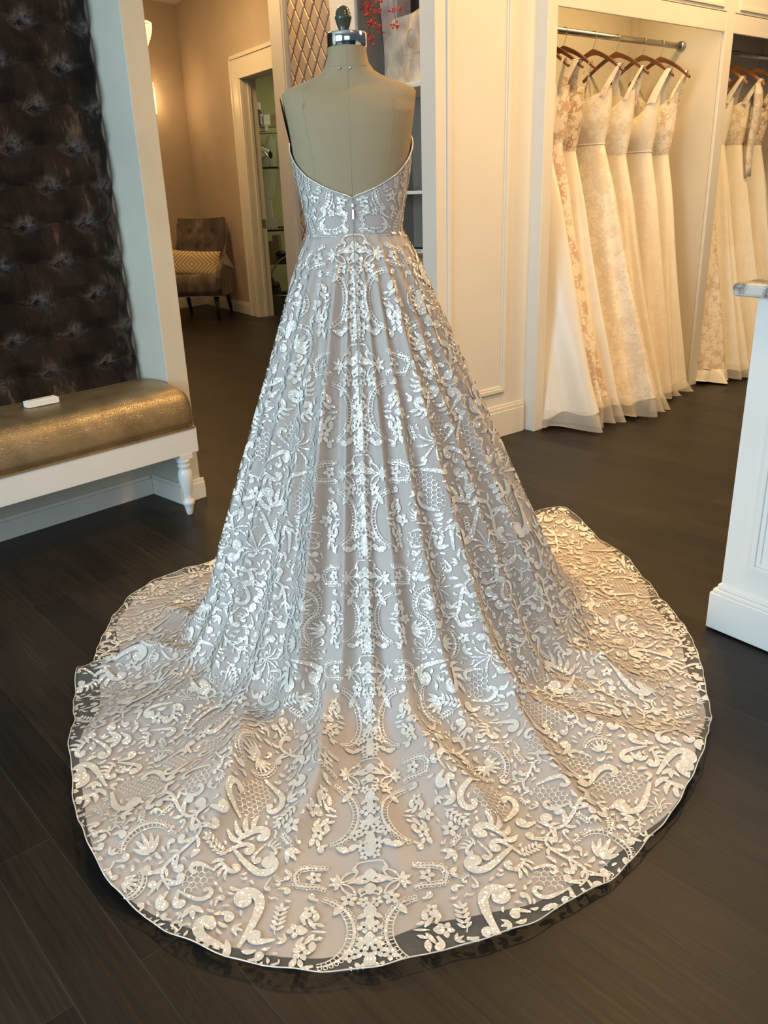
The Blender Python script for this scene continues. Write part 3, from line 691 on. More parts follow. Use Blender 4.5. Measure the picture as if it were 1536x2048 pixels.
# ================================================================== DRESS FORM
FX, FY = -0.053, 2.36
df = thing('dress_form', (FX, FY, 0), 'beige linen dress form with chrome neck cap and grey finial', 'dress form')
def srm(th, hw, hd, p=2.3):
    c_, s_ = math.cos(th), math.sin(th)
    return (hw * math.copysign(abs(c_) ** (2 / p), c_), hd * math.copysign(abs(s_) ** (2 / p), s_))
RG = [(1.00, .15, .115), (1.10, .133, .105), (1.19, .122, .094), (1.24, .126, .096), (1.29, .136, .101), (1.35, .147, .108), (1.40, .154, .112), (1.45, .161, .110), (1.49, .167, .102), (1.515, .170, .090), (1.533, .1715, .074), (1.5420, .163, .064), (1.5515, .140, .058), (1.561, .112, .055), (1.571, .086, .053), (1.583, .066, .052), (1.600, .0535, .050), (1.620, .0495, .049), (1.640, .0480, .0475)]
def body(z):
    for i in range(len(RG) - 1):
        if RG[i][0] <= z <= RG[i + 1][0]:
            f = (z - RG[i][0]) / (RG[i + 1][0] - RG[i][0]); return [RG[i][k] + f * (RG[i + 1][k] - RG[i][k]) for k in (1, 2)]
    return RG[0][1:] if z < 1 else RG[-1][1:]
def bpt(th, z, e=0.0):
    hw, hd = body(z); x, y = srm(th, hw + e, hd + e, 2.4 if z < 1.5 else 2.1); 
    if math.sin(th) > 0 and 1.3 < z < 1.5: y += 0.035 * math.sin((z - 1.3) / 0.2 * PI) * math.sin(th)   # bust
    return (FX + x, FY + y, z)
m = MB(); zs = sorted(set([r[0] for r in RG] + [1.0 + 0.02 * i for i in range(26)]))
m.grid([[bpt(2 * PI * k / 72, z) for k in range(72)] for z in zs], wrap=True)
def ribbon_on(m, f, n, wd, mi):
    pts = [Vector(f(i / (n - 1))) for i in range(n)]
    m.tube(pts, wd, 5, mi)
m.build('torso', M['canvas'], df)
for th0, k, z1 in ((-PI / 2, 0.0, 1.64), (-PI / 2 - 0.72, 0.10, 1.55), (-PI / 2 + 0.72, -0.10, 1.55)):
    m = MB(); ribbon_on(m, lambda s: bpt(th0 + k * math.sin(s * PI), 1.05 + (z1 - 1.05) * s, 0.0001), 50, 0.0007, 0); m.build('seam', M['seam'], df)
m = MB(); ribbon_on(m, lambda s: bpt(-PI / 2 - 0.9 + 1.8 * s, 1.590, 0.0002), 24, 0.0006, 0); m.build('seam', M['seam'], df)
m = MB(); m.lathe((FX, FY, 0), [(0.0485, 1.634), (0.0505, 1.636), (0.0505, 1.664), (0.049, 1.667), (0.012, 1.668)], 48); m.build('neck_cap', M['chrome'], df)
m = MB(); m.lathe((FX - 0.006, FY, 0), [(0.010, 1.667), (0.013, 1.670), (0.012, 1.673), (0.017, 1.685), (0.0200, 1.696), (0.0212, 1.700), (0.0212, 1.703), (0.0185, 1.705), (0.0190, 1.710), (0.0155, 1.719), (0.0100, 1.725), (0.0025, 1.728)], 32); m.build('finial', M['greenpot'], df)
# armhole plates: dark discs set in the cut arm openings
for sg in (-1, 1):
    m = MB(); c = (FX + sg * (0.1590 if sg < 0 else 0.1500), FY + (0.012 if sg > 0 else 0.004), 1.452); P = []
    for i in range(4):
        P.append([(c[0] + sg * (0.016 * (z0 / 0.078)) + sg * (0.0035 * (1 - i / 3)), c[1] + y0 * i / 3, c[2] + z0 * i / 3) if False else (c[0] + sg * (0.0145 * (math.sin(th) * i / 3)) + sg * 0.004, c[1] - 0.046 * math.cos(th) * i / 3, c[2] + 0.076 * math.sin(th) * i / 3) for th in [2 * PI * k / 28 for k in range(28)] for y0, z0 in [(0, 0)]])
    m.grid(P, wrap=True); m.build('armhole_plate', M['armhole'], df)
m = MB(); m.tube([(FX, FY, 0.03), (FX, FY, 1.02)], 0.018, 14); m.build('stand_pole', M['steel'], df)
m = MB(); m.lathe((FX, FY, 0), [(0.16, 0.002), (0.16, 0.015), (0.05, 0.035), (0.02, 0.06)], 32); m.build('stand_base', M['black'], df)
for dx in (-0.020, 0.006):
    m = MB(); m.ball((FX + dx, FY - 0.054, 1.5835), 0.0028, 8); m.build('pearl_pin', M['chrome'], df)
for z in (1.515, 1.352):
    m = MB(); p = bpt(-PI / 2, z, 0.0003); m.ball(p, 0.0022, 6, 0, (1, 0.4, 1.2)); m.build('pin_hole', M['seam'], df)

# ================================================================== BRIDAL GOWN
bg_ = thing('bridal_gown', (FX, FY, 0), 'strapless ivory sequin lace A-line bridal gown with long round train, worn by the dress form', 'wedding gown')
HEM = [(400, 1135), (330, 1155), (265, 1190), (215, 1260), (187, 1330), (160, 1352), (150, 1450), (145, 1560), (165, 1680), (225, 1790), (330, 1870), (450, 1925), (560, 1948), (640, 1955), (760, 1945), (870, 1915), (960, 1895), (1060, 1860), (1140, 1815), (1220, 1770), (1300, 1690), (1375, 1590), (1410, 1510), (1423, 1440), (1410, 1370), (1375, 1270), (1320, 1200), (1250, 1130), (1180, 1082), (1130, 1062)]
ht = []
for x, y in HEM:
    q = at_z(x, y, 0.01); dx, dy = q[0] - FX, q[1] - FY; ht.append((math.atan2(dx, -dy), math.hypot(dx, dy)))
ht.sort(); ht = [(-PI, 0.70), (-2.75, 0.70), (-2.45, 0.74)] + ht + [(2.65, 0.80), (2.9, 0.72), (PI, 0.70)]
HT = np.array(ht)
def Rh(th): return np.interp(th, HT[:, 0], HT[:, 1])
RCK = np.array([[-PI, .48], [-2.2, .50], [-1.57, .50], [-1.0, .515], [-0.4, .54], [0, .56], [0.5, .58], [1.0, .60], [1.57, .625], [2.1, .64], [2.6, .56], [PI, .48]])
def Rc(th): return np.interp(th, RCK[:, 0], RCK[:, 1])
H0 = 1.192; WB = 0.075
# folds: (theta deg, width deg, amplitude m, reach on the floor 0..1, drift deg)
FOLDS = [(-92, 8, .024, .25, 0), (-75, 6, .045, .75, 5), (-59, 4.5, .046, .45, 3), (-45, 5.5, .064, .95, -4), (-31, 4.0, .040, .6, -5), (-18, 5.2, .076, .92, -12), (-7, 3.2, .036, .5, -2), (1, 2.8, .028, .5, 0),
         (9, 3.4, .040, .7, 4), (19, 4.0, .050, .6, 8), (31, 5.4, .078, .95, 17), (44, 4.5, .050, .6, 8), (56, 4.5, .058, .8, 5), (68, 4.5, .042, .5, 0), (80, 5, .040, .7, 6), (95, 6, .03, .5, 8), (112, 7, .04, .6, 4), (128, 6, .05, .95, 2), (150, 9, .04, .3, 0), (-108, 8, .030, .6, -6), (-128, 9, .035, .4, 0), (-155, 9, .035, .3, 0), (176, 9, .03, .3, 0)]
# ridges of cloth lying across the floor: (points, height, width)
RIDGES = [([(930, 1330), (1010, 1440), (1100, 1540), (1200, 1650)], .055, .050), ([(670, 1400), (652, 1490), (640, 1580), (575, 1700)], .060, .048),
          ([(180, 1335), (290, 1312), (420, 1318)], .050, .040), ([(505, 1420), (490, 1530), (450, 1640), (360, 1740)], .048, .050), ([(800, 1450), (880, 1530), (960, 1600), (1010, 1700)], .040, .050),
          ([(330, 1215), (420, 1260), (470, 1330)], .035, .045), ([(1120, 1290), (1220, 1370), (1330, 1400)], .034, .050), ([(1080, 1180), (1180, 1210), (1290, 1260)], .040, .045), ([(730, 1560), (780, 1650), (800, 1740)], .026, .06)]
RW = []
for pts_, h_, w_ in RIDGES:
    q_ = [at_z(x, y, 0.03) for x, y in pts_]; RW.append(([(q[0] - FX, FY - q[1]) for q in q_], h_, w_))
def ridge(X, Y):
    out = np.zeros_like(X)
    for P_, h_, w_ in RW:
        best = np.full_like(X, 9.0); hh = np.zeros_like(X); n_ = len(P_) - 1
        for k in range(n_):
            ax, ay = P_[k]; bx2, by2 = P_[k + 1]; dx, dy = bx2 - ax, by2 - ay; L2 = dx * dx + dy * dy
            u_ = np.clip(((X - ax) * dx + (Y - ay) * dy) / L2, 0, 1); ex = X - ax - u_ * dx; ey = Y - ay - u_ * dy
            d_ = np.hypot(ex, ey); side = np.sign(ex * dy - ey * dx); d_ = d_ * np.where(side > 0, 1.5, 0.75)
            f_ = (k + u_) / n_; hk = np.clip(np.sin(PI * (0.12 + 0.80 * f_)), 0, 1)
            m_ = d_ < best; best = np.where(m_, d_, best); hh = np.where(m_, hk, hh)
        out = out + h_ * hh * np.exp(-((best / w_) ** 1.4))
    return out
def surf(th, r, e=0.0):
    """skirt surface: th from the camera side, r horizontal distance from the form's axis, e = layer offset"""
    th = np.asarray(th, float); r = np.asarray(r, float)
    rc = Rc(th); rh = Rh(th); r0 = 1.0 / np.sqrt((np.sin(th) / 0.127) ** 2 + (np.cos(th) / 0.099) ** 2)
    t = (r - r0) / (rc - r0)
    wb = WB + 0.105 * np.exp(-(th / 1.1) ** 2)
    base = wb * np.log1p(np.exp(np.clip((1 - t) * H0 / wb, -30, 60)))
    # a softly rounded hip just under the waist
    z = base + 0.012 * np.exp(-((t - 0.12) / 0.10) ** 2)
    sl = 1 / (1 + np.exp(-np.clip((1 - t) * H0 / wb, -30, 30))) * H0 / (rc - r0)     # -dz/dr
    nl = np.sqrt(1 + sl ** 2); nr, nz = sl / nl, 1 / nl
    ff = np.clip((r - rc) / np.maximum(rh - rc, 0.05), 0, 1)             # 0 where the cloth lands, 1 at the hem
    amp = np.zeros_like(r + th)
    for d, w_, a_, reach, dr in FOLDS:
        c0 = R(d) + R(dr) * ff
        x = (th - c0 + PI) % (2 * PI) - PI; wd = R(w_) * (1 + 0.25 * ff)
        up = np.clip(t, 0, 1) ** 0.75
        fl = np.clip(1 - ff / max(reach, 0.05), 0, 1) ** 0.8 if reach < 0.9 else (1 - 0.6 * ff)
        tail = 0.68 * fl ** 0.8
        env = np.where(t < 1, up * (1 - 0.32 * np.clip((t - 0.75) / 0.25, 0, 1)), tail)
        xa = np.abs(x / wd); sk = np.where(x > 0, 1.45, 0.82); prof = np.exp(-((xa * sk) ** 1.5))
        amp = amp + 1.22 * a_ * env * prof
    # floor waves: lazy ripples of cloth lying on the boards
    X = r * np.sin(th); Y = r * np.cos(th)
    lump = (0.5 + 0.5 * np.sin(9 * X + 4 * Y + 1.0) * np.sin(7 * Y - 3 * X + 0.4)) * 0.034 + (0.5 + 0.5 * np.sin(21 * X - 13 * Y) * np.sin(17 * Y + 9 * X + 2)) * 0.007
    amp = amp + lump * np.clip((t - 0.8) * 1.6, 0, 1) * (1 - 0.75 * ff)
    amp = amp + ridge(X, Y) * np.clip((t - 0.85) * 4, 0, 1)
    amp = amp + 0.0018 * np.sin(th * 63 + 5 * z) * np.clip(t * 3, 0, 1) * (1 - ff)
    # the hem lifts where the outermost folds reach it (back right puff, left kink)
    puff = 0.075 * np.exp(-((th - 2.32) / 0.16) ** 2) * ff ** 2 + 0.030 * np.exp(-((th + 1.20) / 0.05) ** 2) * ff ** 3 * (r > 0.8) + 0.02 * np.exp(-((th - 1.95) / 0.12) ** 2) * ff ** 3
    hr = 0.004 * (1 + np.sin(th * 41) * 0.6 + np.sin(th * 23 + 1) * 0.4) * ff ** 6
    amp2 = amp + e
    rr = r + nr * amp2; zz = z * (1 - np.clip(ff * 1.7, 0, 1)) ** 1.3 + nz * amp2 + puff + hr + 0.006
    zz = np.maximum(zz, 0.004 + e + 0.004)
    return np.stack([FX + rr * np.sin(th), FY - rr * np.cos(th), zz], -1)
r0a, rca = 0.115, 0.62
rt = np.linspace(r0a, 1.5, 1500); tt_ = (rt - r0a) / (rca - r0a)
zt = WB * np.log1p(np.exp(np.clip((1 - tt_) * H0 / WB, -30, 60)))
LT = np.concatenate([[0], np.cumsum(np.hypot(np.diff(rt), np.diff(zt)))])
def mesh_np(name, V, F, mat, parent, smooth=True):
    inv = OM['bridal_gown'].inverted() if parent is not None else Matrix.Identity(4)
    T = np.array(inv); V = V @ T[:3, :3].T + T[:3, 3]
    me = bpy.data.meshes.new(name); me.from_pydata(V.tolist(), [], F.tolist() if hasattr(F, 'tolist') else F)
    me.materials.append(mat)
    me.polygons.foreach_set('use_smooth', [smooth] * len(me.polygons)); me.update()
    o = bpy.data.objects.new(name, me); C.objects.link(o)
    if parent is not None: o.parent = parent
    return o
def skirt_layer(name, mat, e, hem_in, NT=1100, NR=210):
    th = np.linspace(-PI, PI, NT, endpoint=False)
    sv = np.linspace(0, 1, NR)
    TH, S = np.meshgrid(th, sv)
    r0 = 1.0 / np.sqrt((np.sin(TH) / 0.127) ** 2 + (np.cos(TH) / 0.099) ** 2)
    rh = Rh(TH) - hem_in(TH)
    # spend rows evenly along the cloth: the steep part takes most of the length
    Lw = 1.30 + (rh - 0.62); u = S * Lw
    rc = Rc(TH); r = np.where(u < 1.30, r0 + (rc - r0) * (u / 1.30), rc + (u - 1.30) * (rh - rc) / np.maximum(rh - 0.62, 0.02))
    r = np.minimum(r, rh)
    V = surf(TH, r, e).reshape(-1, 3)
    i = np.arange(NR - 1)[:, None] * NT; j = np.arange(NT)[None, :]; j2 = (j + 1) % NT
    F = np.stack([i + j, i + j2, i + NT + j2, i + NT + j], -1).reshape(-1, 4)[:, ::-1]
    return mesh_np(name, V, F, mat, bg_)
skirt_layer('lining', M['lining'], 0.0, lambda th: 0.026 + 0.014 * np.sin(th * 5 + 1) + 0.008 * np.sin(th * 17) + 0.035 * np.exp(-((th + 1.25) / 0.35) ** 2) + 0.02 * np.exp(-((th - 0.12) / 0.2) ** 2))
skirt_layer('tulle_overlay', M['tulle'], 0.0032, lambda th: 0.004 + 0 * th)

# ---------------- lace drawn on the flat cloth, then laid over the skirt
K_, S0 = 0.56, 0.205
HR = random.Random(99)
class Lace:
    def __init__(s): s.v = []; s.f = []; s.h = []
    def strip(s, pts, wid, off=None):
        """ribbon of varying width along a polyline in the cloth plane"""
        p = np.asarray(pts, float); n = len(p); wv = np.full(n, wid) if np.isscalar(wid) else np.asarray(wid)
        d = np.gradient(p, axis=0); l = np.hypot(d[:, 0], d[:, 1]) + 1e-9; nn = np.stack([-d[:, 1] / l, d[:, 0] / l], 1)
        a = p + nn * wv[:, None] / 2; b = p - nn * wv[:, None] / 2
        base = len(s.v); s.v.extend(a.tolist()); s.v.extend(b.tolist()); s.h.extend([HR.random()] * (2 * n))
        s.f.extend([(base + i, base + i + 1, base + n + i + 1, base + n + i) for i in range(n - 1)])
    def leaf(s, c, ang, L, W, n=7, bend=0.0, q=1.0):
        t = np.linspace(0, 1, n); x = t * L; y = bend * L * np.sin(t * PI); ca, sa = math.cos(ang), math.sin(ang)
        pts = np.stack([c[0] + x * ca - y * sa, c[1] + x * sa + y * ca], 1)
        s.strip(pts, W * np.sin(PI * (t * 0.93 + 0.035)) ** 0.8 * (1.0 - 0.25 * (t - .5) * q))
    def ring(s, c, r, w, n=12, a0=0, a1=2 * PI):
        t = np.linspace(a0, a1, n); s.strip(np.stack([c[0] + r * np.cos(t), c[1] + r * np.sin(t)], 1), w)
    def disc(s, c, r, n=9):
        base = len(s.v); s.v.extend([(c[0] + r * math.cos(2 * PI * k / n), c[1] + r * math.sin(2 * PI * k / n)) for k in range(n)]); s.f.append(tuple(base + k for k in range(n))); s.h.extend([HR.random()] * n)
    def flower(s, c, r, n=5, ph=0.0, hole=True):
        for k in range(n):
            a = ph + 2 * PI * k / n; c2 = (c[0] + 0.20 * r * math.cos(a), c[1] + 0.20 * r * math.sin(a))
            s.leaf(c2, a, r * 0.85, r * (2.5 / n) * 1.9 * 0.72, 6)
        s.ring(c, r * 0.30, r * 0.17, 9)
    def curl(s, c, ang, L, turns, r0, w0, w1, sg=1, n=26):
        """stem of length L that rolls up into a spiral"""
        t = np.linspace(0, 1, n); k = np.where(t < 0.35, 0.25, 1.0); al = ang + sg * np.cumsum(k * (t ** 1.1)) * (turns * 2 * PI) / (k * (t ** 1.1)).sum()
        st = L / n * (1.25 - 0.85 * t); x = c[0] + np.cumsum(st * np.cos(al)); y = c[1] + np.cumsum(st * np.sin(al))
        wd = w0 + (w1 - w0) * np.sin(t * PI * 0.9); wd[-1] *= 1.2
        s.strip(np.stack([x, y], 1), wd * 1.25); s.disc((x[-1], y[-1]), w1 * 0.66); return (x, y, al)
    def ladder(s, pts, gap, w=0.0026, inner=-1, scal=True):
        """crescent braid: two rails, rungs between them, a scalloped edge"""
        p = np.asarray(pts, float); d = np.gradient(p, axis=0); l = np.hypot(d[:, 0], d[:, 1]); nn = np.stack([-d[:, 1] / l, d[:, 0] / l], 1)
        t = np.linspace(0, 1, len(p)); g = gap * (0.35 + 0.65 * np.sin(PI * t))[:, None]
        a = p - nn * g * inner * 0.5; b = p + nn * g * inner * 0.5
        s.strip(a, w * 0.9); s.strip(b, w * (1.0 + 1.5 * np.sin(PI * t)))
        m_ = np.concatenate([[0], np.cumsum(np.hypot(*np.diff(p, axis=0).T))]); k = int(m_[-1] / 0.0085)
        for q in range(1, k):
            f = q / k * m_[-1]; A = np.array([np.interp(f, m_, a[:, i]) for i in (0, 1)]); B = np.array([np.interp(f, m_, b[:, i]) for i in (0, 1)])
            s.strip([A, B], 0.0021)
        if scal:
            c_ = p + nn * (g * 0.5 + 0.0042) * inner
            k2 = int(m_[-1] / 0.0088)
            for q in range(k2):
                f = (q + 0.5) / k2 * m_[-1]; cc = [np.interp(f, m_, c_[:, i]) for i in (0, 1)]; s.ring(cc, 0.0037, 0.0019, 8)
    def hexes(s, c, ra, rb, ang, cell=0.0078, w=0.0021):
        ca, sa = math.cos(ang), math.sin(ang); dx = cell * 1.5; dy = cell * math.sqrt(3)
        for i in range(-int(ra / dx) - 1, int(ra / dx) + 2):
            for j in range(-int(rb / dy) - 1, int(rb / dy) + 2):
                x = i * dx; y = j * dy + (dy / 2 if i % 2 else 0)
                if (x / ra) ** 2 + (y / rb) ** 2 > 1: continue
                h = [(x + cell * math.cos(PI / 3 * k), y + cell * math.sin(PI / 3 * k)) for k in range(4)]
                s.strip([(c[0] + u_ * ca - v_ * sa, c[1] + u_ * sa + v_ * ca) for u_, v_ in h], w)
    def fan(s, c, ang, L, n=5, spread=1.5, W=0.011):
        for k in range(n):
            a = ang + spread * (k / (n - 1) - 0.5); s.leaf((c[0] + 0.006 * math.cos(a), c[1] + 0.006 * math.sin(a)), a, L * (1 - 0.28 * abs(k / (n - 1) - 0.5) * 2), W, 7, 0.06 * (k - (n - 1) / 2) / n)
    def mirror(s):
        b = len(s.v); s.h = s.h + [(q + 0.37) % 1.0 for q in s.h]; s.v = s.v + [(-x, y) for x, y in s.v]; s.f = s.f + [tuple(b + i for i in f)[::-1] for f in s.f]
def arc(cx, cy, rx, ry, a0, a1, n=20):
    t = np.linspace(R(a0), R(a1), n); return np.stack([cx + rx * np.cos(t), cy + ry * np.sin(t)], 1)
L = Lace(); rs = random.Random(11)
PER = 0.290
# y grows towards the hem. The centre column and its flanking arcs repeat every PER
for kk in range(-1, 9):
    y0 = 0.215 + kk * PER
    # --- centre column (right half, mirrored later)
    L.strip([(0.0, y0), (0.020, y0 + 0.001), (0.030, y0 + 0.005)], 0.0042); L.curl((0.028, y0 + 0.004), R(60), 0.035, 0.8, 0, 0.003, 0.006, 1, 14)
    for dy, hgt in ((0.018, .02), (0.052, .02)): L.leaf((0.000, y0 + dy), R(90), 0.030, 0.026, 7)
    L.leaf((0.002, y0 + 0.048), R(0), 0.036, 0.0125, 8); L.leaf((0.004, y0 + 0.030), R(28), 0.050, 0.011, 7)
    for aa_, ln in ((-38, .046), (42, .046)):       # open leaves, outline only
        c0 = (0.062, y0 + 0.050 if aa_ < 0 else y0 + 0.052); a = R(180 - aa_)
        for sg in (-1, 1):
            t = np.linspace(0, 1, 9); x = t * ln; y = sg * 0.0085 * np.sin(PI * t)
            L.strip(np.stack([c0[0] + x * math.cos(a) - y * math.sin(a), c0[1] + x * math.sin(a) + y * math.cos(a)], 1), 0.0042)
    for aa_ in (-75, -30, 25, 70): L.leaf((0.064, y0 + 0.051), R(aa_), 0.022, 0.010, 6)
    L.strip([(0.0, y0 + 0.078), (0.012, y0 + 0.080), (0.019, y0 + 0.086)], 0.0042); L.curl((0.018, y0 + 0.085), R(-70), 0.030, 0.7, 0, 0.003, 0.006, -1, 12)
    L.flower((0.013, y0 + 0.100), 0.013, 5, 0.3); L.flower((0.042, y0 + 0.094), 0.017, 5, 0.9); L.leaf((0.052, y0 + 0.108), R(55), 0.030, 0.016)
    L.leaf((0.0, y0 + 0.106), R(80), 0.034, 0.020); L.leaf((0.006, y0 + 0.128), R(35), 0.022, 0.011); L.leaf((0.0, y0 + 0.132), R(88), 0.036, 0.017)
    L.flower((0.011, y0 + 0.160), 0.0135, 4, 0.2); L.leaf((0.0, y0 + 0.170), R(84), 0.034, 0.018); L.leaf((0.004, y0 + 0.190), R(25), 0.026, 0.012)
    L.leaf((0.004, y0 + 0.193), R(-25), 0.024, 0.011); L.flower((0.015, y0 + 0.212), 0.015, 5, 1.2); L.flower((0.036, y0 + 0.222), 0.014, 5, 0.4)
    L.leaf((0.0, y0 + 0.216), R(86), 0.034, 0.020); L.leaf((0.0, y0 + 0.246), R(88), 0.034, 0.022); L.flower((0.016, y0 + 0.250), 0.016, 6, 0.0); L.leaf((0.030, y0 + 0.245), R(40), 0.026, 0.015)
    L.leaf((0.045, y0 + 0.262), R(-15), 0.032, 0.017); L.flower((0.012, y0 + 0.274), 0.012, 5, 0.6)
    # --- crescents that bow towards the centre line
    L.ladder(arc(0.103, y0 + 0.172, 0.068, 0.074, 262, 100, 30), 0.013, inner=1)
    L.curl((0.098, y0 + 0.099), R(-10), 0.042, 0.85, 0, 0.004, 0.0075, -1, 16); L.curl((0.093, y0 + 0.245), R(20), 0.045, 0.85, 0, 0.004, 0.008, 1, 16)
    # --- crown clusters inside the crescents
    cx, cy = 0.098, y0 + 0.172
    for j, (ox, oy, an, ln, wd) in enumerate(((-.020, 0, 0, .030, .006), (-.014, -.012, -20, .020, .008), (-.014, .012, 20, .020, .008), (.004, -.022, -90, .024, .014), (.004, .022, 90, .024, .014), (.002, -.006, -55, .030, .010), (.002, .006, 55, .030, .010), (.016, 0, 0, .022, .018))):
        L.leaf((cx + ox, cy + oy), R(an), ln, wd)
    L.curl((cx + 0.02, cy + 0.01), R(60), 0.05, 0.9, 0, .004, .009, 1, 16); L.curl((cx + 0.02, cy - 0.01), R(-60), 0.05, 0.9, 0, .004, .009, -1, 16)
    L.flower((cx + 0.038, cy), 0.017, 5, 0.2); L.flower((cx + 0.022, cy + 0.048), 0.017, 5, 0.8); L.flower((cx + 0.018, cy - 0.046), 0.014, 5, 0.5)
    L.leaf((cx + .030, cy + .060), R(70), .024, .012); L.leaf((cx + .024, cy + .062), R(110), .020, .010)
    # --- bracket braid round a flower
    bx_, by = 0.118, y0 + 0.040
    L.ladder([(bx_ - 0.030, by - 0.022), (bx_ - 0.012, by - 0.020), (bx_ + 0.010, by - 0.020), (bx_ + 0.030, by - 0.014), (bx_ + 0.036, by), (bx_ + 0.030, by + 0.020), (bx_ + 0.008, by + 0.022), (bx_ - 0.014, by + 0.022), (bx_ - 0.030, by + 0.030)], 0.0085, inner=-1)
    L.flower((bx_ - 0.002, by + 0.001), 0.0165, 5, 0.1); L.leaf((bx_ + 0.046, by), R(-40), 0.02, 0.011); L.leaf((bx_ + 0.046, by), R(40), 0.02, 0.011)
# --- outer scrollwork: packed motifs, largest first
placed = []
def free(x, y, r, k=0.92):
    for a, b, c_ in placed:
        if (a - x) ** 2 + (b - y) ** 2 < ((c_ + r) * k) ** 2: return False
    return True
def ok(x, y):
    s_ = math.hypot(x, y); ph = math.atan2(x, y)
    if s_ < S0 + 0.02 or ph / K_ > PI: return False
    r = np.interp(s_ - S0, LT, rt); return r < max(Rh(ph / K_), Rh(-ph / K_)) + 0.11
def acanthus(x, y, r, an, sg):
    L.curl((x - r * 0.8 * math.cos(an), y - r * 0.8 * math.sin(an)), an - sg * 0.9, r * 3.1, 1.2, 0, r * 0.07, r * 0.20, sg, 30)
    L.curl((x - r * 0.75 * math.cos(an), y - r * 0.75 * math.sin(an)), an + sg * 0.7, r * 1.9, 0.75, 0, r * 0.07, r * 0.20, -sg, 20)
    for k in range(4):
        a = an + sg * (1.9 + 0.38 * k); L.leaf((x + r * 0.42 * math.cos(a), y + r * 0.42 * math.sin(a)), a - sg * 0.5, r * 0.62, r * 0.17, 7, 0.14 * sg)
def feather(x, y, r, an, sg):
    for k in range(7):
        a = an + (k - 3) * 0.30; t = np.linspace(0, 1, 12); bend = (k - 3) * 0.11
        px_ = x - r * 0.8 * math.cos(an) + t * r * (1.75 - 0.15 * abs(k - 3)) * np.cos(a + bend * t * 3); py_ = y - r * 0.8 * math.sin(an) + t * r * (1.75 - 0.15 * abs(k - 3)) * np.sin(a + bend * t * 3)
        L.strip(np.stack([px_, py_], 1), r * (0.060 + 0.19 * t ** 2 * (1.1 - t ** 6)))
    for sg2 in (-1, 1): L.curl((x - r * 0.8 * math.cos(an), y - r * 0.8 * math.sin(an)), an + sg2 * 2.2, r * 1.0, 0.8, 0, r * 0.08, r * 0.17, -sg2, 16)
def honey(x, y, r, an, sg):
    L.hexes((x, y), r * 0.72, r * 0.46, an)
    L.curl((x - r * 0.9 * math.cos(an), y - r * 0.9 * math.sin(an)), an + sg * 1.0, r * 2.6, 0.70, 0, r * 0.07, r * 0.17, -sg, 26)
    L.curl((x + r * 0.9 * math.cos(an), y + r * 0.9 * math.sin(an)), an + PI + sg * 0.9, r * 1.9, 0.60, 0, r * 0.06, r * 0.16, -sg, 22)
def crescent(x, y, r, an, sg):
    p = arc(0, 0, r * 0.75, r * 0.95, -80, 80, 24); ca, sa = math.cos(an), math.sin(an)
    p = np.stack([x + p[:, 0] * ca - p[:, 1] * sa - r * 0.2 * ca, y + p[:, 0] * sa + p[:, 1] * ca - r * 0.2 * sa], 1); L.ladder(p, r * 0.24, inner=sg if sg > 0 else -1)
    L.fan((x - r * 0.75 * ca, y - r * 0.75 * sa), an, r * 1.0, 5, 1.4, r * 0.21)
def sprig(x, y, r, an, sg):
    t = np.linspace(-1, 1, 9); L.strip(np.stack([x + r * t * math.cos(an) - sg * r * 0.2 * np.cos(t * 1.5) * math.sin(an), y + r * t * math.sin(an) + sg * r * 0.2 * np.cos(t * 1.5) * math.cos(an)], 1), 0.0024)
    for k in range(5):
        q = -0.7 + 0.33 * k
        for s2 in (-1, 1): L.leaf((x + r * q * math.cos(an), y + r * q * math.sin(an)), an + s2 * 0.85, r * 0.55, r * 0.23, 6)
    L.leaf((x + r * 0.7 * math.cos(an), y + r * 0.7 * math.sin(an)), an, r * 0.5, r * 0.25, 6)
def vine(x, y, r, an, sg):
    t = np.linspace(-1, 1, 26); px_ = r * 1.05 * t; py_ = r * 0.42 * np.sin(t * 2.9) * sg
    ca, sa = math.cos(an), math.sin(an); P = np.stack([x + px_ * ca - py_ * sa, y + px_ * sa + py_ * ca], 1)
    L.strip(P, r * (0.05 + 0.06 * np.cos(t * 1.5)))
    for q, s2 in ((3, 1), (8, -1), (13, 1), (18, -1), (22, 1)):
        d = P[q + 1] - P[q - 1]; a = math.atan2(d[1], d[0])
        L.curl(P[q], a + s2 * 0.7, r * 1.0, 0.95, 0, r * 0.04, r * 0.115, s2, 20)
        L.leaf(P[q], a - s2 * 0.8, r * 0.34, r * 0.11, 6, -0.1 * s2)
        L.leaf(P[q + 2], a + s2 * 1.1, r * 0.28, r * 0.10, 6, 0.1 * s2)
    L.curl(P[-1], an + 0.5 * sg, r * 1.0, 0.9, 0, r * 0.06, r * 0.18, -sg, 18); L.curl(P[0], an + PI + 0.5 * sg, r * 1.0, 0.9, 0, r * 0.06, r * 0.18, -sg, 18)
def blossom(x, y, r, an, sg): L.flower((x, y), r * 0.95, 5, an)
def curlet(x, y, r, an, sg): L.curl((x - r * 0.8 * math.cos(an), y - r * 0.8 * math.sin(an)), an - sg * 0.6, r * 2.4, 0.95, 0, r * 0.12, r * 0.34, sg, 20)
def leaflet(x, y, r, an, sg): L.leaf((x - r * math.cos(an), y - r * math.sin(an)), an, r * 2.05, r * 0.85, 6, 0.12 * sg)
def trefoil(x, y, r, an, sg):
    for k in (-1, 0, 1): L.leaf((x - r * 0.6 * math.cos(an), y - r * 0.6 * math.sin(an)), an + k * 0.75, r * 1.6, r * 0.62, 6)
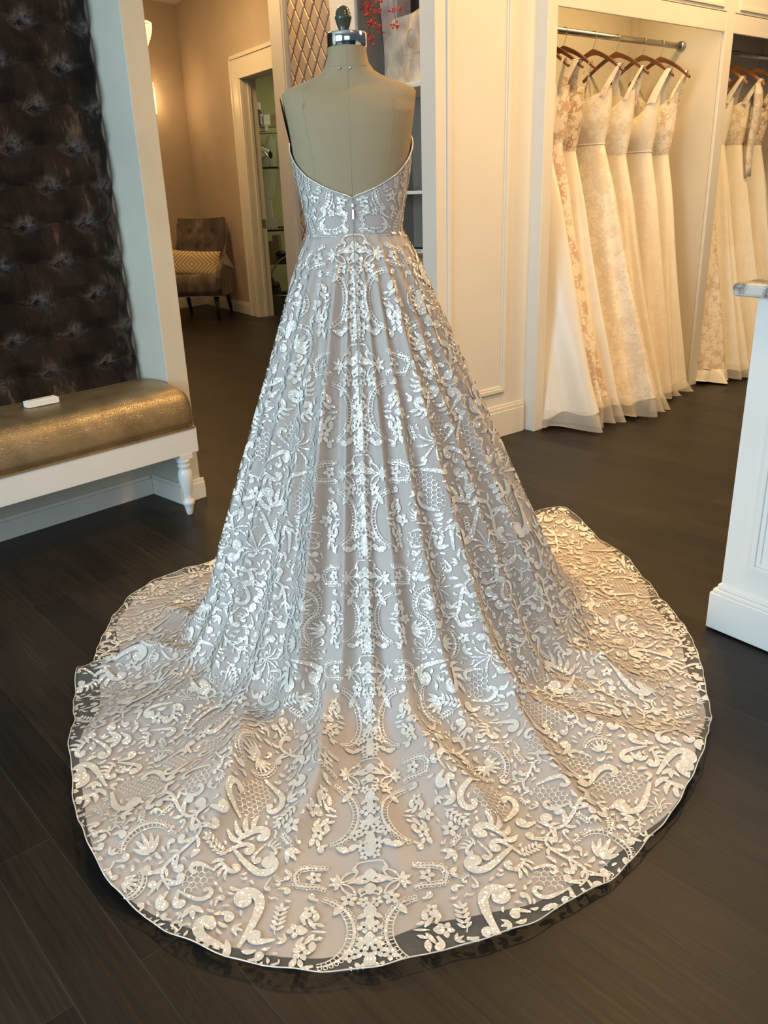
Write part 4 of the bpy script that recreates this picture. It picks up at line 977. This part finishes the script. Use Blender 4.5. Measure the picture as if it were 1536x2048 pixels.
def wave(x, y, r, an, sg):
    t = np.linspace(-1, 1, 12); px_ = r * t; py_ = r * 0.34 * np.sin(t * 3.0) * sg
    L.strip(np.stack([x + px_ * math.cos(an) - py_ * math.sin(an), y + px_ * math.sin(an) + py_ * math.cos(an)], 1), r * 0.34 * np.cos(t * 1.45) + 0.001)
classes = [((0.090, 0.072), 1100, (vine, vine, honey, vine, acanthus), 0.07), ((0.060, 0.045), 5000, (vine, acanthus, honey, crescent, vine, acanthus), 0.10), ((0.042, 0.028), 12000, (acanthus, curlet, sprig, vine, honey, feather, crescent), 0.12),
           ((0.025, 0.017), 22000, (blossom, curlet, sprig, trefoil, curlet, acanthus, feather), 0.12), ((0.014, 0.010), 34000, (leaflet, trefoil, curlet, leaflet, wave), 0.14), ((0.0085, 0.0065), 34000, (leaflet,), 0.16)]
GRID = {}
CELL = 0.0025; OX, OY = -0.05, -2.1
OCC = np.zeros((1000, 1920), bool)
def mark(P, rad=1):
    P = np.asarray(P); i = ((P[:, 0] - OX) / CELL).astype(int); j = ((P[:, 1] - OY) / CELL).astype(int)
    for a in range(-rad, rad + 1):
        for b in range(-rad, rad + 1):
            OCC[np.clip(i + a, 0, 999), np.clip(j + b, 0, 1919)] = True
def samples(v, f):
    v = np.asarray(v); q = np.array([g for g in f if len(g) == 4])
    if not len(q): return v
    A, B, C_, D = (v[q[:, k]] for k in range(4))
    return np.concatenate([v, (A + B + C_ + D) / 4, (A + D) / 2, (A * 3 + D) / 4, (A + D * 3) / 4])
mark(samples(L.v, L.f), 1)
for rads, tries, kinds, lim in classes:
    for _ in range(tries):
        x = rs.uniform(0.01, 2.35); y = rs.uniform(-2.0, 2.62); r = rs.uniform(*sorted(rads))
        if not ok(x, y): continue
        if x < 0.155: continue
        if OCC[int((x - OX) / CELL), int((y - OY) / CELL)]: continue
        keepL = L; L = Lace()
        rs.choice(kinds)(x, y, r, rs.uniform(0, 2 * PI), rs.choice((-1, 1)))
        S_ = samples(L.v, L.f); i_ = np.clip(((S_[:, 0] - OX) / CELL).astype(int), 0, 999); j_ = np.clip(((S_[:, 1] - OY) / CELL).astype(int), 0, 1919)
        tmp = L; L = keepL
        if OCC[i_, j_].mean() > lim or (S_[:, 0] < 0.148).any(): continue
        b_ = len(L.v); L.v.extend(tmp.v); L.h.extend(tmp.h); L.f.extend([tuple(b_ + q for q in g) for g in tmp.f]); mark(S_, 1)
L.mirror()
LV = np.array(L.v); sL = np.hypot(LV[:, 0], LV[:, 1]); ph = np.arctan2(LV[:, 0], LV[:, 1]); thL = ph / K_
rL = np.interp(sL - S0, LT, rt)
rr0 = 1.0 / np.sqrt((np.sin(thL) / 0.127) ** 2 + (np.cos(thL) / 0.099) ** 2)
# same relative place between waist and landing line for every direction
tL = (rL - r0a) / (rca - r0a); rhL = Rh(thL)
rM = np.where(tL < 1, rr0 + np.clip(tL, 0, 1) * (Rc(thL) - rr0), Rc(thL) + (rL - rca))
good = (sL > S0 + 0.004) & (np.abs(thL) < PI) & (rM < rhL - 0.001)
VL = surf(np.clip(thL, -PI, PI), np.minimum(rM, rhL), 0.0046 + 0.0010 * np.array(L.h))
FL = [f for f in L.f if all(good[i] for i in f) and abs(thL[f[0]] - thL[f[-1]]) < 1.0]
used = np.zeros(len(LV), bool)
for f in FL:
    for i in f: used[i] = True
idx = np.cumsum(used) - 1; FL = [tuple(int(idx[i]) for i in f) for f in FL]
print('lace faces', len(FL), 'verts', int(used.sum()))
mesh_np('lace_overlay', VL[used], FL, M['lace'], bg_, smooth=False)
# corded hem edge
th = np.linspace(-PI, PI, 900); q = surf(th, Rh(th) - 0.003 + 0.0025 * np.sin(th * 57) * np.sin(th * 23 + 2), 0.006)
m = MB(); m.tube([tuple(p) for p in q], 0.0014, 5); m.build('hem_edging', M['lace'], bg_)

# ---------------- bodice
def neck(th):
    """height of the bodice edge; th measured like the skirt (0 = camera side)"""
    a = abs(th)
    zc = np.interp(a, [0, 0.05, 0.35, 0.8, 1.15, 1.45, 1.8, 2.3, PI], [1.283, 1.290, 1.306, 1.336, 1.368, 1.400, 1.430, 1.455, 1.440])
    return float(zc)
def bod(th, z, e=0.004):
    a = th - PI / 2; p = bpt(a, z, e); return p
NT = 180; m = MB(); rows = []
for i in range(25):
    f = i / 24; rows.append([bod(2 * PI * k / NT - PI, 1.188 + (neck(2 * PI * k / NT - PI) - 1.188) * f, 0.0045 + 0.001 * (1 - f)) for k in range(NT)])
m.grid(rows, wrap=True); m.build('bodice', M['lining'], bg_)
m = MB(); rows = []
for i in range(25):
    f = i / 24; rows.append([bod(2 * PI * k / NT - PI, 1.186 + (neck(2 * PI * k / NT - PI) - 1.186) * f, 0.0068) for k in range(NT)])
m.grid(rows, wrap=True); m.build('bodice_tulle', M['tulle'], bg_)
m = MB(); m.tube([bod(2 * PI * k / NT - PI, neck(2 * PI * k / NT - PI) - 0.001, 0.006) for k in range(NT + 1)], 0.0019, 6); m.build('neckline_edging', M['lace'], bg_)
m = MB(); m.tube([bod(2 * PI * k / NT - PI, 1.190, 0.0062) for k in range(NT + 1)], 0.0013, 5); m.build('waist_seam', M['lace'], bg_)
# bodice lace, mirrored about the zip
def gfree(x, y, r, k):
    ci, cj = int(x / 0.07), int(y / 0.07)
    for i in (-2, -1, 0, 1, 2):
        for j in (-2, -1, 0, 1, 2):
            for a, b, c_ in GRID.get((ci + i, cj + j), ()):
                if (a - x) ** 2 + (b - y) ** 2 < ((c_ + r) * k) ** 2: return False
    return True
L = Lace(); rs = random.Random(5); GRID = {}
L.ladder(arc(0.052, 0.040, 0.040, 0.030, 200, 330, 16), 0.010, inner=-1); L.curl((0.016, 0.030), R(100), 0.05, 0.9, 0, .004, .008, -1, 16)
L.ladder(arc(0.085, 0.105, 0.045, 0.050, 165, 250, 16), 0.009, inner=1)
for p_ in ((0.045, 0.028, 0.024), (0.055, 0.085, 0.02)): GRID.setdefault((int(p_[0] / 0.07), int(p_[1] / 0.07)), []).append(p_)
for rads, tries, kinds in (((0.028, 0.020), 900, (feather, acanthus, curlet, sprig)), ((0.015, 0.010), 4000, (blossom, curlet, trefoil, curlet)), ((0.007, 0.005), 5000, (leaflet,))):
    for _ in range(tries):
        x = rs.uniform(0.008, 0.40); y = rs.uniform(0.002, 0.26); r = rs.uniform(*sorted(rads))
        if x < r * 0.9 + 0.004 or not gfree(x, y, r, 0.80): continue
        GRID.setdefault((int(x / 0.07), int(y / 0.07)), []).append((x, y, r)); rs.choice(kinds)(x, y, r, rs.uniform(0, 2 * PI), rs.choice((-1, 1)))
L.mirror(); V = []; good = []
# arc length along the back of the body ring to angle
for x, y in L.v:
    z = 1.192 + y; hw, hd = body(z)
    a = x / 0.128; good.append(abs(a) < 3.05 and z < neck(a) - 0.004 and y > 0.002); V.append((a, z))
V = [bod(max(-3.1, min(3.1, a)), min(z, 1.5), 0.0078 + 0.0006 * h_) for (a, z), h_ in zip(V, L.h)]
F_ = [f for f in L.f if all(good[i] for i in f)]
mesh_np('bodice_lace', np.array(V), F_, M['lace'], bg_)
# concealed zip down the centre back
m = MB(); pts = [bod(0.0, z, 0.0088) for z in np.linspace(neck(0), 1.20, 8)] + [tuple(p) for p in surf(np.zeros(24), np.linspace(0.102, 0.262, 24), 0.0095)]
m.tube(pts, 0.0011, 6); zp = m.build('zip', M['zip'], bg_)
m = MB(); z0 = neck(0) - 0.018
p0 = bod(0, z0, 0.012); m.box((p0[0], p0[1], p0[2]), (0.005, 0.004, 0.009)); p1 = bod(0, z0 - 0.022, 0.012); m.box((p1[0] + 0.0005, p1[1], p1[2]), (0.0050, 0.002, 0.024)); m.build('zip_pull', M['chrome'], zp, 0.0008)

# ================================================================== SHELF CONTENTS
wc = thing('shopping_bag', SU.p(0.27, -0.12, 1.757), 'large creased cream shopping bag marked with a C on the upper shelf', 'bag')
c_a0 = SU.at(838, 100, -0.10)[0]; c_a1 = SU.at(772, 100, -0.10)[0]; 
m = MB(); P = []
for i in range(25):
    row = []
    for j in range(19):
        a = 0.103 + (c_a1 - 0.103) * j / 18; tz = 2.075 - 0.035 * j / 18; z = 1.758 + (tz - 1.758) * i / 24
        row.append(SU.p(a + 0.002 * math.sin(i * 0.5) * (j / 18), -0.10 + 0.010 * math.sin(j * 0.7 + i * 0.33) * math.sin(i * 0.21), z))
    P.append(row)
Pb = [[SU.p(0.103 + (c_a1 - 0.103) * j / 18, -0.19, 1.758 + (2.075 - 0.035 * j / 18 - 1.758) * i / 24) for j in range(19)] for i in range(25)]
m.grid(P); m.grid(Pb); m.grid([[P[i][18], Pb[i][18]] for i in range(25)]); m.grid([[P[i][0], Pb[i][0]] for i in range(25)]); m.grid([[P[0][j], Pb[0][j]] for j in range(19)])
m.build('bag_body', M['wrapped'], wc)
def text_obj(name, s, fr, a, o, z, size, mat, parent, ext=0.0006):
    cu = bpy.data.curves.new(name, 'FONT'); cu.body = s; cu.size = size; cu.extrude = ext; cu.align_x = 'CENTER'; cu.align_y = 'CENTER'
    ob = bpy.data.objects.new(name, cu); C.objects.link(ob)
    dg = bpy.context.evaluated_depsgraph_get(); me = bpy.data.meshes.new_from_object(ob.evaluated_get(dg)); bpy.data.objects.remove(ob)
    me.materials.append(mat); o2 = bpy.data.objects.new(name, me); C.objects.link(o2)
    # reading direction: seen from outside, right is -a when the frame runs right to left
    X = Vector((-fr.u[0], -fr.u[1], 0)) if (fr is SU) else Vector((fr.u[0], fr.u[1], 0)); Z = Vector((fr.n[0], fr.n[1], 0)); Y = Z.cross(X)
    if Y.z < 0: X = -X; Y = Z.cross(X)
    mw = Matrix(((X.x, Y.x, Z.x, 0), (X.y, Y.y, Z.y, 0), (X.z, Y.z, Z.z, 0), (0, 0, 0, 1))); mw.translation = Vector(fr.p(a, o, z))
    if parent is not None:
        o2.parent = parent; mw = OM[parent.name].inverted() @ mw
    o2.matrix_basis = mw; return o2
ca_, cz_ = SU.at(822, 77, -0.09)
m = MB(); pts = [SU.p(ca_ - 0.016 * math.cos(t) * -1, -0.087, cz_ + 0.036 * math.sin(t)) for t in np.linspace(0.35 * PI, 1.70 * PI, 24)]
pts = [SU.p(ca_ - 0.018 * math.cos(t), -0.086, cz_ + 0.038 * math.sin(t)) for t in np.linspace(0.30 * PI, 1.72 * PI, 24)]
m.tube(pts, 0.0012, 5)
for zz, a_0, a_1, kk_ in ((1.888, -0.06, 0.055, 11), (1.862, -0.018, 0.022, 6)):
    for k in range(kk_):
        a = ca_ + a_0 + (a_1 - a_0) * k / (kk_ - 1); h = 0.004 if kk_ > 6 else 0.0018
        if a < 0.108: continue
        m.tube([SU.p(a, -0.087, zz - h), SU.p(a + 0.001, -0.087, zz + h)], 0.0011, 4)
m.build('lettering', M['ink'], wc)
pk = thing('wrapped_parcel', SU.p(0.49, -0.2, 1.757), 'dusty pink wrapped parcel behind the red blossoms', 'parcel')
m = MB(); a0_, a1_ = SU.at(762, 120, -0.16)[0], SU.at(712, 60, -0.16)[0]; a1_ = min(a1_, 0.536); a0_ = min(a0_, a1_ - 0.10)
P = [[SU.p(a0_ + (a1_ - a0_) * j / 12 + 0.004 * math.sin(i * 0.4), -0.16 + 0.012 * math.sin(j * 0.8 + i * 0.3), 1.758 + 0.60 * i / 24) for j in range(13)] for i in range(25)]
Pb = [[SU.p(a0_ + (a1_ - a0_) * j / 12, -0.26, 1.758 + 0.60 * i / 24) for j in range(13)] for i in range(25)]
m.grid(P); m.grid(Pb); m.grid([[P[i][0], Pb[i][0]] for i in range(25)]); m.grid([[P[24][j], Pb[24][j]] for j in range(13)]); m.build('parcel_body', M['pinkpaper'], pk)
# red blossom sprays hanging from the shelf above
bl = thing('blossom_spray', SU.p(0.42, -0.07, 2.5), 'spray of artificial red blossoms hanging over the upper shelf', 'artificial flowers')
def strand(pix, o=-0.03):
    pts = []
    for x, y in pix: a, z = SU.at(x, y, o); pts.append(SU.p(a, o, z))
    m = MB(); m.tube(pts, 0.0012, 5); m.build('stem', M['twig'], bl)
def bloom(x, y, n, rr, o=-0.03, sp=5):
    m = MB(); rs_ = random.Random(int(x * 7 + y))
    for k in range(n):
        xx, yy = x + rs_.uniform(-sp, sp), y + rs_.uniform(-sp * 1.1, sp * 1.1); a, z = SU.at(xx, yy, o + rs_.uniform(-0.01, 0.01)); q = SU.p(a, o + rs_.uniform(-0.012, 0.012), z)
        for j in range(4):
            dd = Vector((rs_.uniform(-1, 1), rs_.uniform(-1, 1), rs_.uniform(-1, 1))).normalized() * rr * 0.6
            m.ball(Vector(q) + dd, rr * 0.75, 5, 0, (1, 1, 0.7))
    m.build('blossom', M['redflower'], bl)
strand([(736, -60), (736, 0), (738, 50), (742, 90)]); strand([(757, -60), (757, 0), (760, 20), (764, 50)]); strand([(784, -60), (788, 10), (789, 25), (792, 50), (795, 60)]); strand([(722, -60), (724, 5), (730, 30), (737, 55), (741, 82)])
for x, y, n in ((725, 7, 4), (738, 4, 5), (730, 20, 5), (743, 15, 5), (733, 30, 6), (745, 28, 5), (736, 45, 5), (749, 42, 5), (752, 50, 3), (757, 2, 4), (758, 20, 3), (764, 21, 2), (761, 50, 3), (758, 60, 3), (786, 19, 4), (796, 18, 4), (788, 48, 4), (794, 56, 4), (737, 74, 3), (742, 83, 4), (746, 78, 2)): bloom(x, y, n, 0.0062)
# framed print
fp = thing('picture_frame', SU.p(0.15, -0.10, 0.82), 'black framed 2014 award certificate standing on the lower shelf', 'picture frame')
pa, pz = SU.at(826, 494, -0.10)
fb('frame', M['black'], SU, 0.10, pa, -0.115, -0.10, 0.8205, pz, fp, 0.002)
pa2, pz2 = SU.at(830, 498, -0.099)
fb('print', M['card'], SU, 0.10, pa2, -0.0995, -0.098, 0.90, pz2 - 0.018, fp); fb('print_heading', M['paper'], SU, 0.10, pa2, -0.0995, -0.0978, pz2 - 0.018, pz2, fp)
text_obj('lettering', '2014', SU, pa2 - 0.026, -0.0972, pz2 - 0.009, 0.017, M['black'], fp); text_obj('lettering', 'The b', SU, pa2 - 0.026, -0.0972, pz2 - 0.034, 0.026, M['black'], fp); text_obj('lettering', 'best', SU, pa2 - 0.030, -0.0972, pz2 - 0.060, 0.022, M['black'], fp)

# ================================================================== BACK ROOM: chair, pillow, lamps
CHY = 9.70
ch = thing('accent_chair', (-2.00, CHY, 0), 'taupe velvet button-back accent chair with nailhead trim and dark legs in the back corner', 'chair', rz=R(-5))
Tc = OM['accent_chair']
def cp(x, y, z): v = Tc @ Vector((x, y, z)); return (v.x, v.y, v.z)
# seat block (front at y=-0.33)
m = MB(); P = []
for s_ in np.linspace(0, 1, 14):
    x = -0.29 + 0.58 * s_; e = min(s_, 1 - s_) * 14; k = math.sqrt(min(1, e) * (2 - min(1, e)))
    P.append([cp(x, -0.33 + 0.012 * (1 - k), 0.26), cp(x, -0.335 + 0.01 * (1 - k), 0.34), cp(x, -0.335, 0.40), cp(x, -0.32, 0.455 + 0.01 * k), cp(x, -0.25, 0.475 + 0.018 * k), cp(x, -0.05, 0.475 + 0.02 * k), cp(x, 0.20, 0.47), cp(x, 0.25, 0.26)])
m.grid(P, wrap=True); k8 = len(m.v); m.f += [tuple(range(8)), tuple(range(k8 - 8, k8))]; m.m += [0, 0]; m.sm += [False, False]; m.build('seat', M['chairvelvet'], ch)
m = MB(); P = []
for i in range(29):
    row = []
    for j in range(25):
        x = -0.275 + 0.55 * j / 24; z = 0.46 + 0.60 * i / 28; y = 0.19 + 0.11 * (i / 28) ** 1.2
        tuft = 0
        for bx0, bz0 in ((-0.14, 0.90), (0.0, 0.90), (0.14, 0.90), (-0.07, 0.74), (0.07, 0.74)):
            d_ = math.hypot(x - bx0, z - bz0); tuft += 0.030 * math.exp(-(d_ / 0.035) ** 2) + 0.012 * math.exp(-(abs(x - bx0) / 0.012)) * (1 if abs(z - bz0) < 0.12 else 0)
        row.append(cp(x * (1 - 0.06 * i / 28), y + tuft - 0.03, z + 0.012 * (abs(x) / 0.27) ** 3 * (i / 28)))
    P.append(row)
Pb = [[cp((-0.275 + 0.55 * j / 24) * (1 - 0.06 * i / 28), 0.30 + 0.11 * (i / 28) ** 1.2, 0.46 + 0.60 * i / 28) for j in range(25)] for i in range(29)]
m.grid(P); m.grid(Pb); m.grid([P[28], Pb[28]]); m.grid([[P[i][0], Pb[i][0]] for i in range(29)]); m.grid([[P[i][24], Pb[i][24]] for i in range(29)])
m.build('backrest', M['chairvelvet'], ch)
for sg in (-1, 1):
    m = MB(); P = []
    outl = [(0.33, 1.02), (0.28, 0.86), (0.10, 0.70), (-0.14, 0.60), (-0.28, 0.54), (-0.335, 0.46), (-0.335, 0.34), (-0.30, 0.27), (-0.1, 0.25), (0.25, 0.26), (0.36, 0.50)]
    n_ = len(outl); A_ = [cp(sg * 0.275, y, z) for y, z in outl]; B_ = [cp(sg * (0.335 if 0.2 < z < 0.7 else 0.30), y, z) for y, z in outl]
    m.add(A_ + B_, [tuple(range(n_)), tuple(range(n_, 2 * n_))] + [(i, (i + 1) % n_, n_ + (i + 1) % n_, n_ + i) for i in range(n_)]); m.build('side_arm', M['chairvelvet'], ch, 0.012)
m = MB()
for k in range(44): m.ball(cp(-0.32 + 0.64 * k / 43, -0.338, 0.265), 0.0048, 4)
m.build('nailhead_trim', M['steel'], ch)
for lx, ly, ty in ((-0.25, -0.27, 0), (0.25, -0.27, 0), (-0.24, 0.24, 0.12), (0.24, 0.24, 0.12)):
    m = MB(); m.tube([cp(lx, ly, 0.262), cp(lx * 1.02, ly + ty, 0.0)], [0.030, 0.016], 8); m.build('leg', M['darkwood'], ch)
pl = MB(); P = []; 
pc = Vector(cp(-0.02, -0.10, 0.60))
pw = thing('lumbar_pillow', (pc.x, pc.y, pc.z), 'gold and cream geometric lumbar pillow propped on the accent chair', 'pillow', rz=R(-5))
Tp = OM['lumbar_pillow']
for sg in (-1, 1):
    P = []
    for i in range(15):
        row = []
        for j in range(25):
            u_ = -1 + 2 * j / 24; v_ = -1 + 2 * i / 14; th_ = 0.06 * (max(0, (1 - u_ ** 4)) * max(0, (1 - v_ ** 4))) ** 0.5
            x = 0.31 * u_ * (1 - 0.05 * (1 - v_ ** 2)); z = 0.14 * v_ * (1 - 0.08 * (1 - u_ ** 2)); y = sg * th_ + 0.25 * z
            q = Tp @ Vector((x, y, z - 0.06 * u_ * 0.35)); row.append(tuple(q))
        P.append(row)
    pl.grid(P)
pl.build('cushion_cover', M['chevron'], pw)
# crystal sconce on the left wall
sA, sZ0 = KL.at(314, 228); _, sZ1 = KL.at(303, 168)
sc_ = thing('crystal_sconce', KL.p(sA + 0.11, 0, sZ0), 'lit crystal bead wall sconce beside the wing wall, above the accent chair', 'wall lamp')
m = MB()
for i in range(17):
    for j in range(9):
        th = PI * (j + 0.5 * (i % 2)) / 9; m.ball(KL.p(sA + 0.11 - 0.075 * math.cos(th), 0.012 + 0.07 * math.sin(th), sZ0 + (sZ1 - sZ0) * i / 16), 0.0085, 5)
m.build('crystal_beads', M['crystal'], sc_)
fb('back_plate', M['chrome'], KL, sA + 0.05, sA + 0.17, 0.0, 0.012, sZ0 + 0.02, sZ1 - 0.02, sc_)
l = bpy.data.lights.new('sconce_bulb', 'POINT'); l.energy = 5; l.color = (1.0, 0.62, 0.28); l.shadow_soft_size = 0.03; lo = bpy.data.objects.new('sconce_bulb', l); C.objects.link(lo); lo.location = KL.p(sA + 0.11, 0.16, (sZ0 + sZ1) / 2)
# crystal pendant: tiered bowl of beads
cpt = at_plane(293, 75, (-3, 8.9), (-1, 8.9)); zt_ = at_plane(290, 47, (-3, 8.9), (-1, 8.9))[2]; zb_ = at_plane(290, 104, (-3, 8.9), (-1, 8.9))[2]
rr_ = 0.15; cxp = at_plane(301, 50, (-3, 8.9), (-1, 8.9))[0] - rr_
cn = thing('crystal_pendant', (cxp, 8.9, zb_), 'lit tiered crystal bead chandelier half hidden by the wing wall', 'chandelier')
m = MB()
for i in range(11):
    f = i / 10; rad = rr_ * (1 - 0.62 * f ** 1.8); n_ = max(6, int(rad * 2 * PI / 0.028))
    for k in range(n_): m.ball((cxp + rad * math.cos(2 * PI * k / n_ + i), 8.9 + rad * math.sin(2 * PI * k / n_ + i), zt_ + (zb_ - zt_) * f), 0.0105, 5)
m.build('crystal_beads', M['crystal'], cn)
m = MB(); m.lathe((cxp, 8.9, 0), [(0.145, zt_ + 0.012), (0.148, zt_ + 0.022), (0.02, zt_ + 0.03)], 24); m.tube([(cxp, 8.9, zt_ + 0.02), (cxp, 8.9, CEIL - 0.005)], 0.006, 8); m.build('frame', M['chrome'], cn)

# ================================================================== OFFICE BEHIND THE DOOR
OFD = 11.1
def op(x, y, Y=OFD): return at_plane(x, y, (-4, Y), (2, Y))
def obox(name, mat, x0, y0, x1, y1, d, label, cat, Y=OFD, parent=None, bevel=0.002, group=None):
    a, b = op(x0, y1, Y), op(x1, y0, Y)
    m = MB(); m.box(((a[0] + b[0]) / 2, Y + d / 2, (a[2] + b[2]) / 2), (abs(b[0] - a[0]), d, abs(b[2] - a[2])))
    o = m.build(name, mat, parent, bevel)
    if label: tag(o, label, cat, group)
    return o
ws = thing('wall_shelf', tuple(op(535, 268)), 'pale two-board wall shelf in the office seen through the doorway', 'shelf')
obox('shelf_board', M['cream'], 490, 250, 590, 254, 0.30, None, None, parent=ws); obox('shelf_board', M['cream'], 490, 263.5, 590, 267, 0.28, None, None, parent=ws)
obox('bracket', M['cream'], 530, 251, 535, 262, 0.02, None, None, Y=OFD - 0.01, parent=ws)
obox('file_box', M['greybox'], 503, 220, 518.5, 249.5, 0.22, 'dark grey file box on the office wall shelf', 'box', Y=OFD + 0.02)
obox('paper_stack', M['paper'], 504, 204, 518, 219.5, 0.14, 'white papers standing on top of the dark grey file box', 'papers', Y=OFD + 0.05)
obox('note_card', M['paper'], 519, 228, 525, 249.5, 0.04, 'narrow cream card standing beside the grey file box', 'card', Y=OFD + 0.06)
obox('note_card', M['paper'], 528, 229, 539, 249.5, 0.04, 'wider cream card standing on the office wall shelf', 'card', Y=OFD + 0.04)
obox('storage_tin', M['card'], 541, 228, 560, 250, 0.12, 'brown tin at the right end of the office wall shelf', 'tin', Y=OFD + 0.05)
obox('flat_carton', M['paper'], 492, 256, 529, 263, 0.18, 'flat white carton lying between the office shelf boards', 'box', Y=OFD + 0.03)
# rolling rack with black glass shelves
RY = 10.55
rk = thing('rolling_rack', tuple(at_z(540, 600, 0.0)), 'rolling metal rack with black glass shelves inside the office doorway', 'rack')
OM['rolling_rack'] = Matrix.Translation(Vector(at_z(540, 600, 0.0)))
for y, x0, x1 in ((336.5, 512, 556), (462, 522, 572)):
    a, b = op(x0, y, RY), op(x1, y, RY); m = MB(); m.box(((a[0] + b[0]) / 2, RY + 0.2, a[2]), (b[0] - a[0], 0.4, 0.022)); m.build('shelf', M['blackglass'], rk, 0.003)
for x_, dy in ((None, 0.01), (None, 0.39)):
    a = op(526, 480, RY); m = MB(); m.tube([(a[0], RY + dy, 0.085), (a[0], RY + dy, op(515, 336, RY)[2])], 0.010, 8); m.build('upright', M['steel'], rk)
a = op(572, 470, RY); m = MB(); m.tube([(a[0], RY + 0.39, 0.085), (a[0], RY + 0.39, op(556, 336, RY)[2])], 0.010, 8); m.build('upright', M['steel'], rk)
aL = op(540, 600, RY)
m = MB(); m.tube([(op(526, 480, RY)[0], RY, 0.11), (op(600, 590, RY)[0], RY, 0.11)], 0.010, 8); m.build('bottom_rail', M['steel'], rk)
m = MB(); xL = op(526, 480, RY)[0]; m.tube([(xL - 0.0, RY - 0.012, 0.04), (xL - 0.0, RY + 0.02, 0.04)], 0.038, 16); m.build('caster', M['black'], rk)
m = MB(); pts = []
for x, y in ((538, 566), (540, 552), (546, 540), (553, 528), (562, 519), (572, 513), (584, 510)): pts.append(tuple(op(x, y, RY - 0.05)))
m.tube(pts, 0.011, 8); tag(m.build('steel_hoop', M['steel']), 'curved grey steel tube arching behind the doorway at floor level', 'tube')
bi = thing('ring_binder', tuple(op(530, 460, RY)), 'tall white ring binder standing open on the lower black shelf', 'binder')
obox('cover', M['paper'], 521, 402, 543, 461, 0.05, None, None, Y=RY + 0.10, parent=bi); obox('spine', M['greybox'], 538, 405, 544, 455, 0.03, None, None, Y=RY + 0.16, parent=bi)
m = MB(); q = [op(542, 434, RY + .05), op(560, 436, RY + .05), op(549, 458, RY + .05), op(543, 459, RY + .05)]; m.add([tuple(p) for p in q] + [(p[0], p[1] + 0.012, p[2]) for p in q], [(0, 1, 2, 3), (7, 6, 5, 4), (0, 4, 5, 1), (1, 5, 6, 2), (2, 6, 7, 3), (3, 7, 4, 0)])
tag(m.build('folded_paper', M['paper']), 'pale yellow folded sheet beside the white ring binder', 'paper')
obox('desk_gadget', M['greybox'], 556, 452, 575, 457, 0.10, 'low dark desk gadget on the lower black glass shelf', 'gadget', Y=RY + 0.06)
m = MB(); q = [op(x, y, RY + .1) for x, y in ((512, 335), (512, 291), (524, 294), (536, 300), (540, 308), (532, 312), (520, 318), (514, 330))]
m.add([tuple(p) for p in q] + [(p[0], p[1] + 0.15, p[2]) for p in q], [tuple(range(8)), tuple(range(15, 7, -1))] + [(i, (i + 1) % 8, 8 + (i + 1) % 8, 8 + i) for i in range(8)])
st_ = m.build('garment_steamer', M['paper'], None, 0.006); tag(st_, 'white appliance with dark nozzle on the upper black glass shelf', 'appliance')
m = MB(); a = op(541, 309, RY + .09); m.ball(a, 0.045, 8, 0, (0.55, 0.5, 1.0)); nz_ = m.build('nozzle', M['black'], st_)
m = MB(); m.tube([tuple(op(x, y, RY + .06)) for x, y in ((512, 304), (522, 303), (530, 305), (537, 314), (540, 325), (540, 335))], 0.007, 6); m.build('hose', M['steel'], st_)
m = MB(); P = []
for i in range(16):
    f = i / 15; y = 270 + (395 - 270) * f; ctr = 541 - 3 * f; wd = 14 * math.sin(min(1, 0.35 + f * 1.3) * PI / 2) * (1 - 0.45 * max(0, f - 0.6))
    P.append([tuple(op(ctr + wd * math.cos(t), y, RY + 0.62 + 0.05 * math.sin(t) + 0.01 * math.sin(5 * t + i))) for t in np.linspace(0, 2 * PI, 20, endpoint=False)])
m.grid(P, wrap=True); tag(m.build('garment_bag', M['plastic']), 'clear plastic garment bag hanging in the office behind the rack', 'garment bag')
obox('cardboard_box', M['card'], 530, 470, 556, 530, 0.30, 'brown cardboard carton standing under the black glass shelf', 'box', Y=RY + 0.55)
obox('price_tag', M['paper'], 531, 470, 544, 483, 0.002, 'small white card taped to the brown carton', 'card', Y=RY + 0.545)
m = MB(); a = op(562, 508, RY + .5); m.ball(a, 0.055, 8, 0, (1.3, 1, 0.8)); m.box((a[0] + 0.02, a[1], a[2] - 0.08), (0.10, 0.08, 0.09)); tag(m.build('black_machine', M['black']), 'rounded black machine low beside the brown carton', 'machine')
m = MB(); a = op(549, 590, RY + .15); rs_ = random.Random(3)
for k in range(9): m.ball((a[0] + rs_.uniform(-0.07, 0.05), a[1] + rs_.uniform(-0.04, 0.04), 0.16 + rs_.uniform(0, 0.16) * (1 - k / 12)), 0.055, 6, 0, (1, 1, rs_.uniform(0.6, 1.2)))
m.box((a[0] - 0.01, a[1], 0.155), (0.18, 0.2, 0.07)); tag(m.build('dark_bag', M['armhole']), 'crumpled dark bag on the bottom of the rolling rack', 'bag')
obox('power_adapter', M['black'], 562, 583, 580, 596, 0.10, 'black power strip low on the office floor by the dark bag', 'power strip', Y=RY + 0.1)
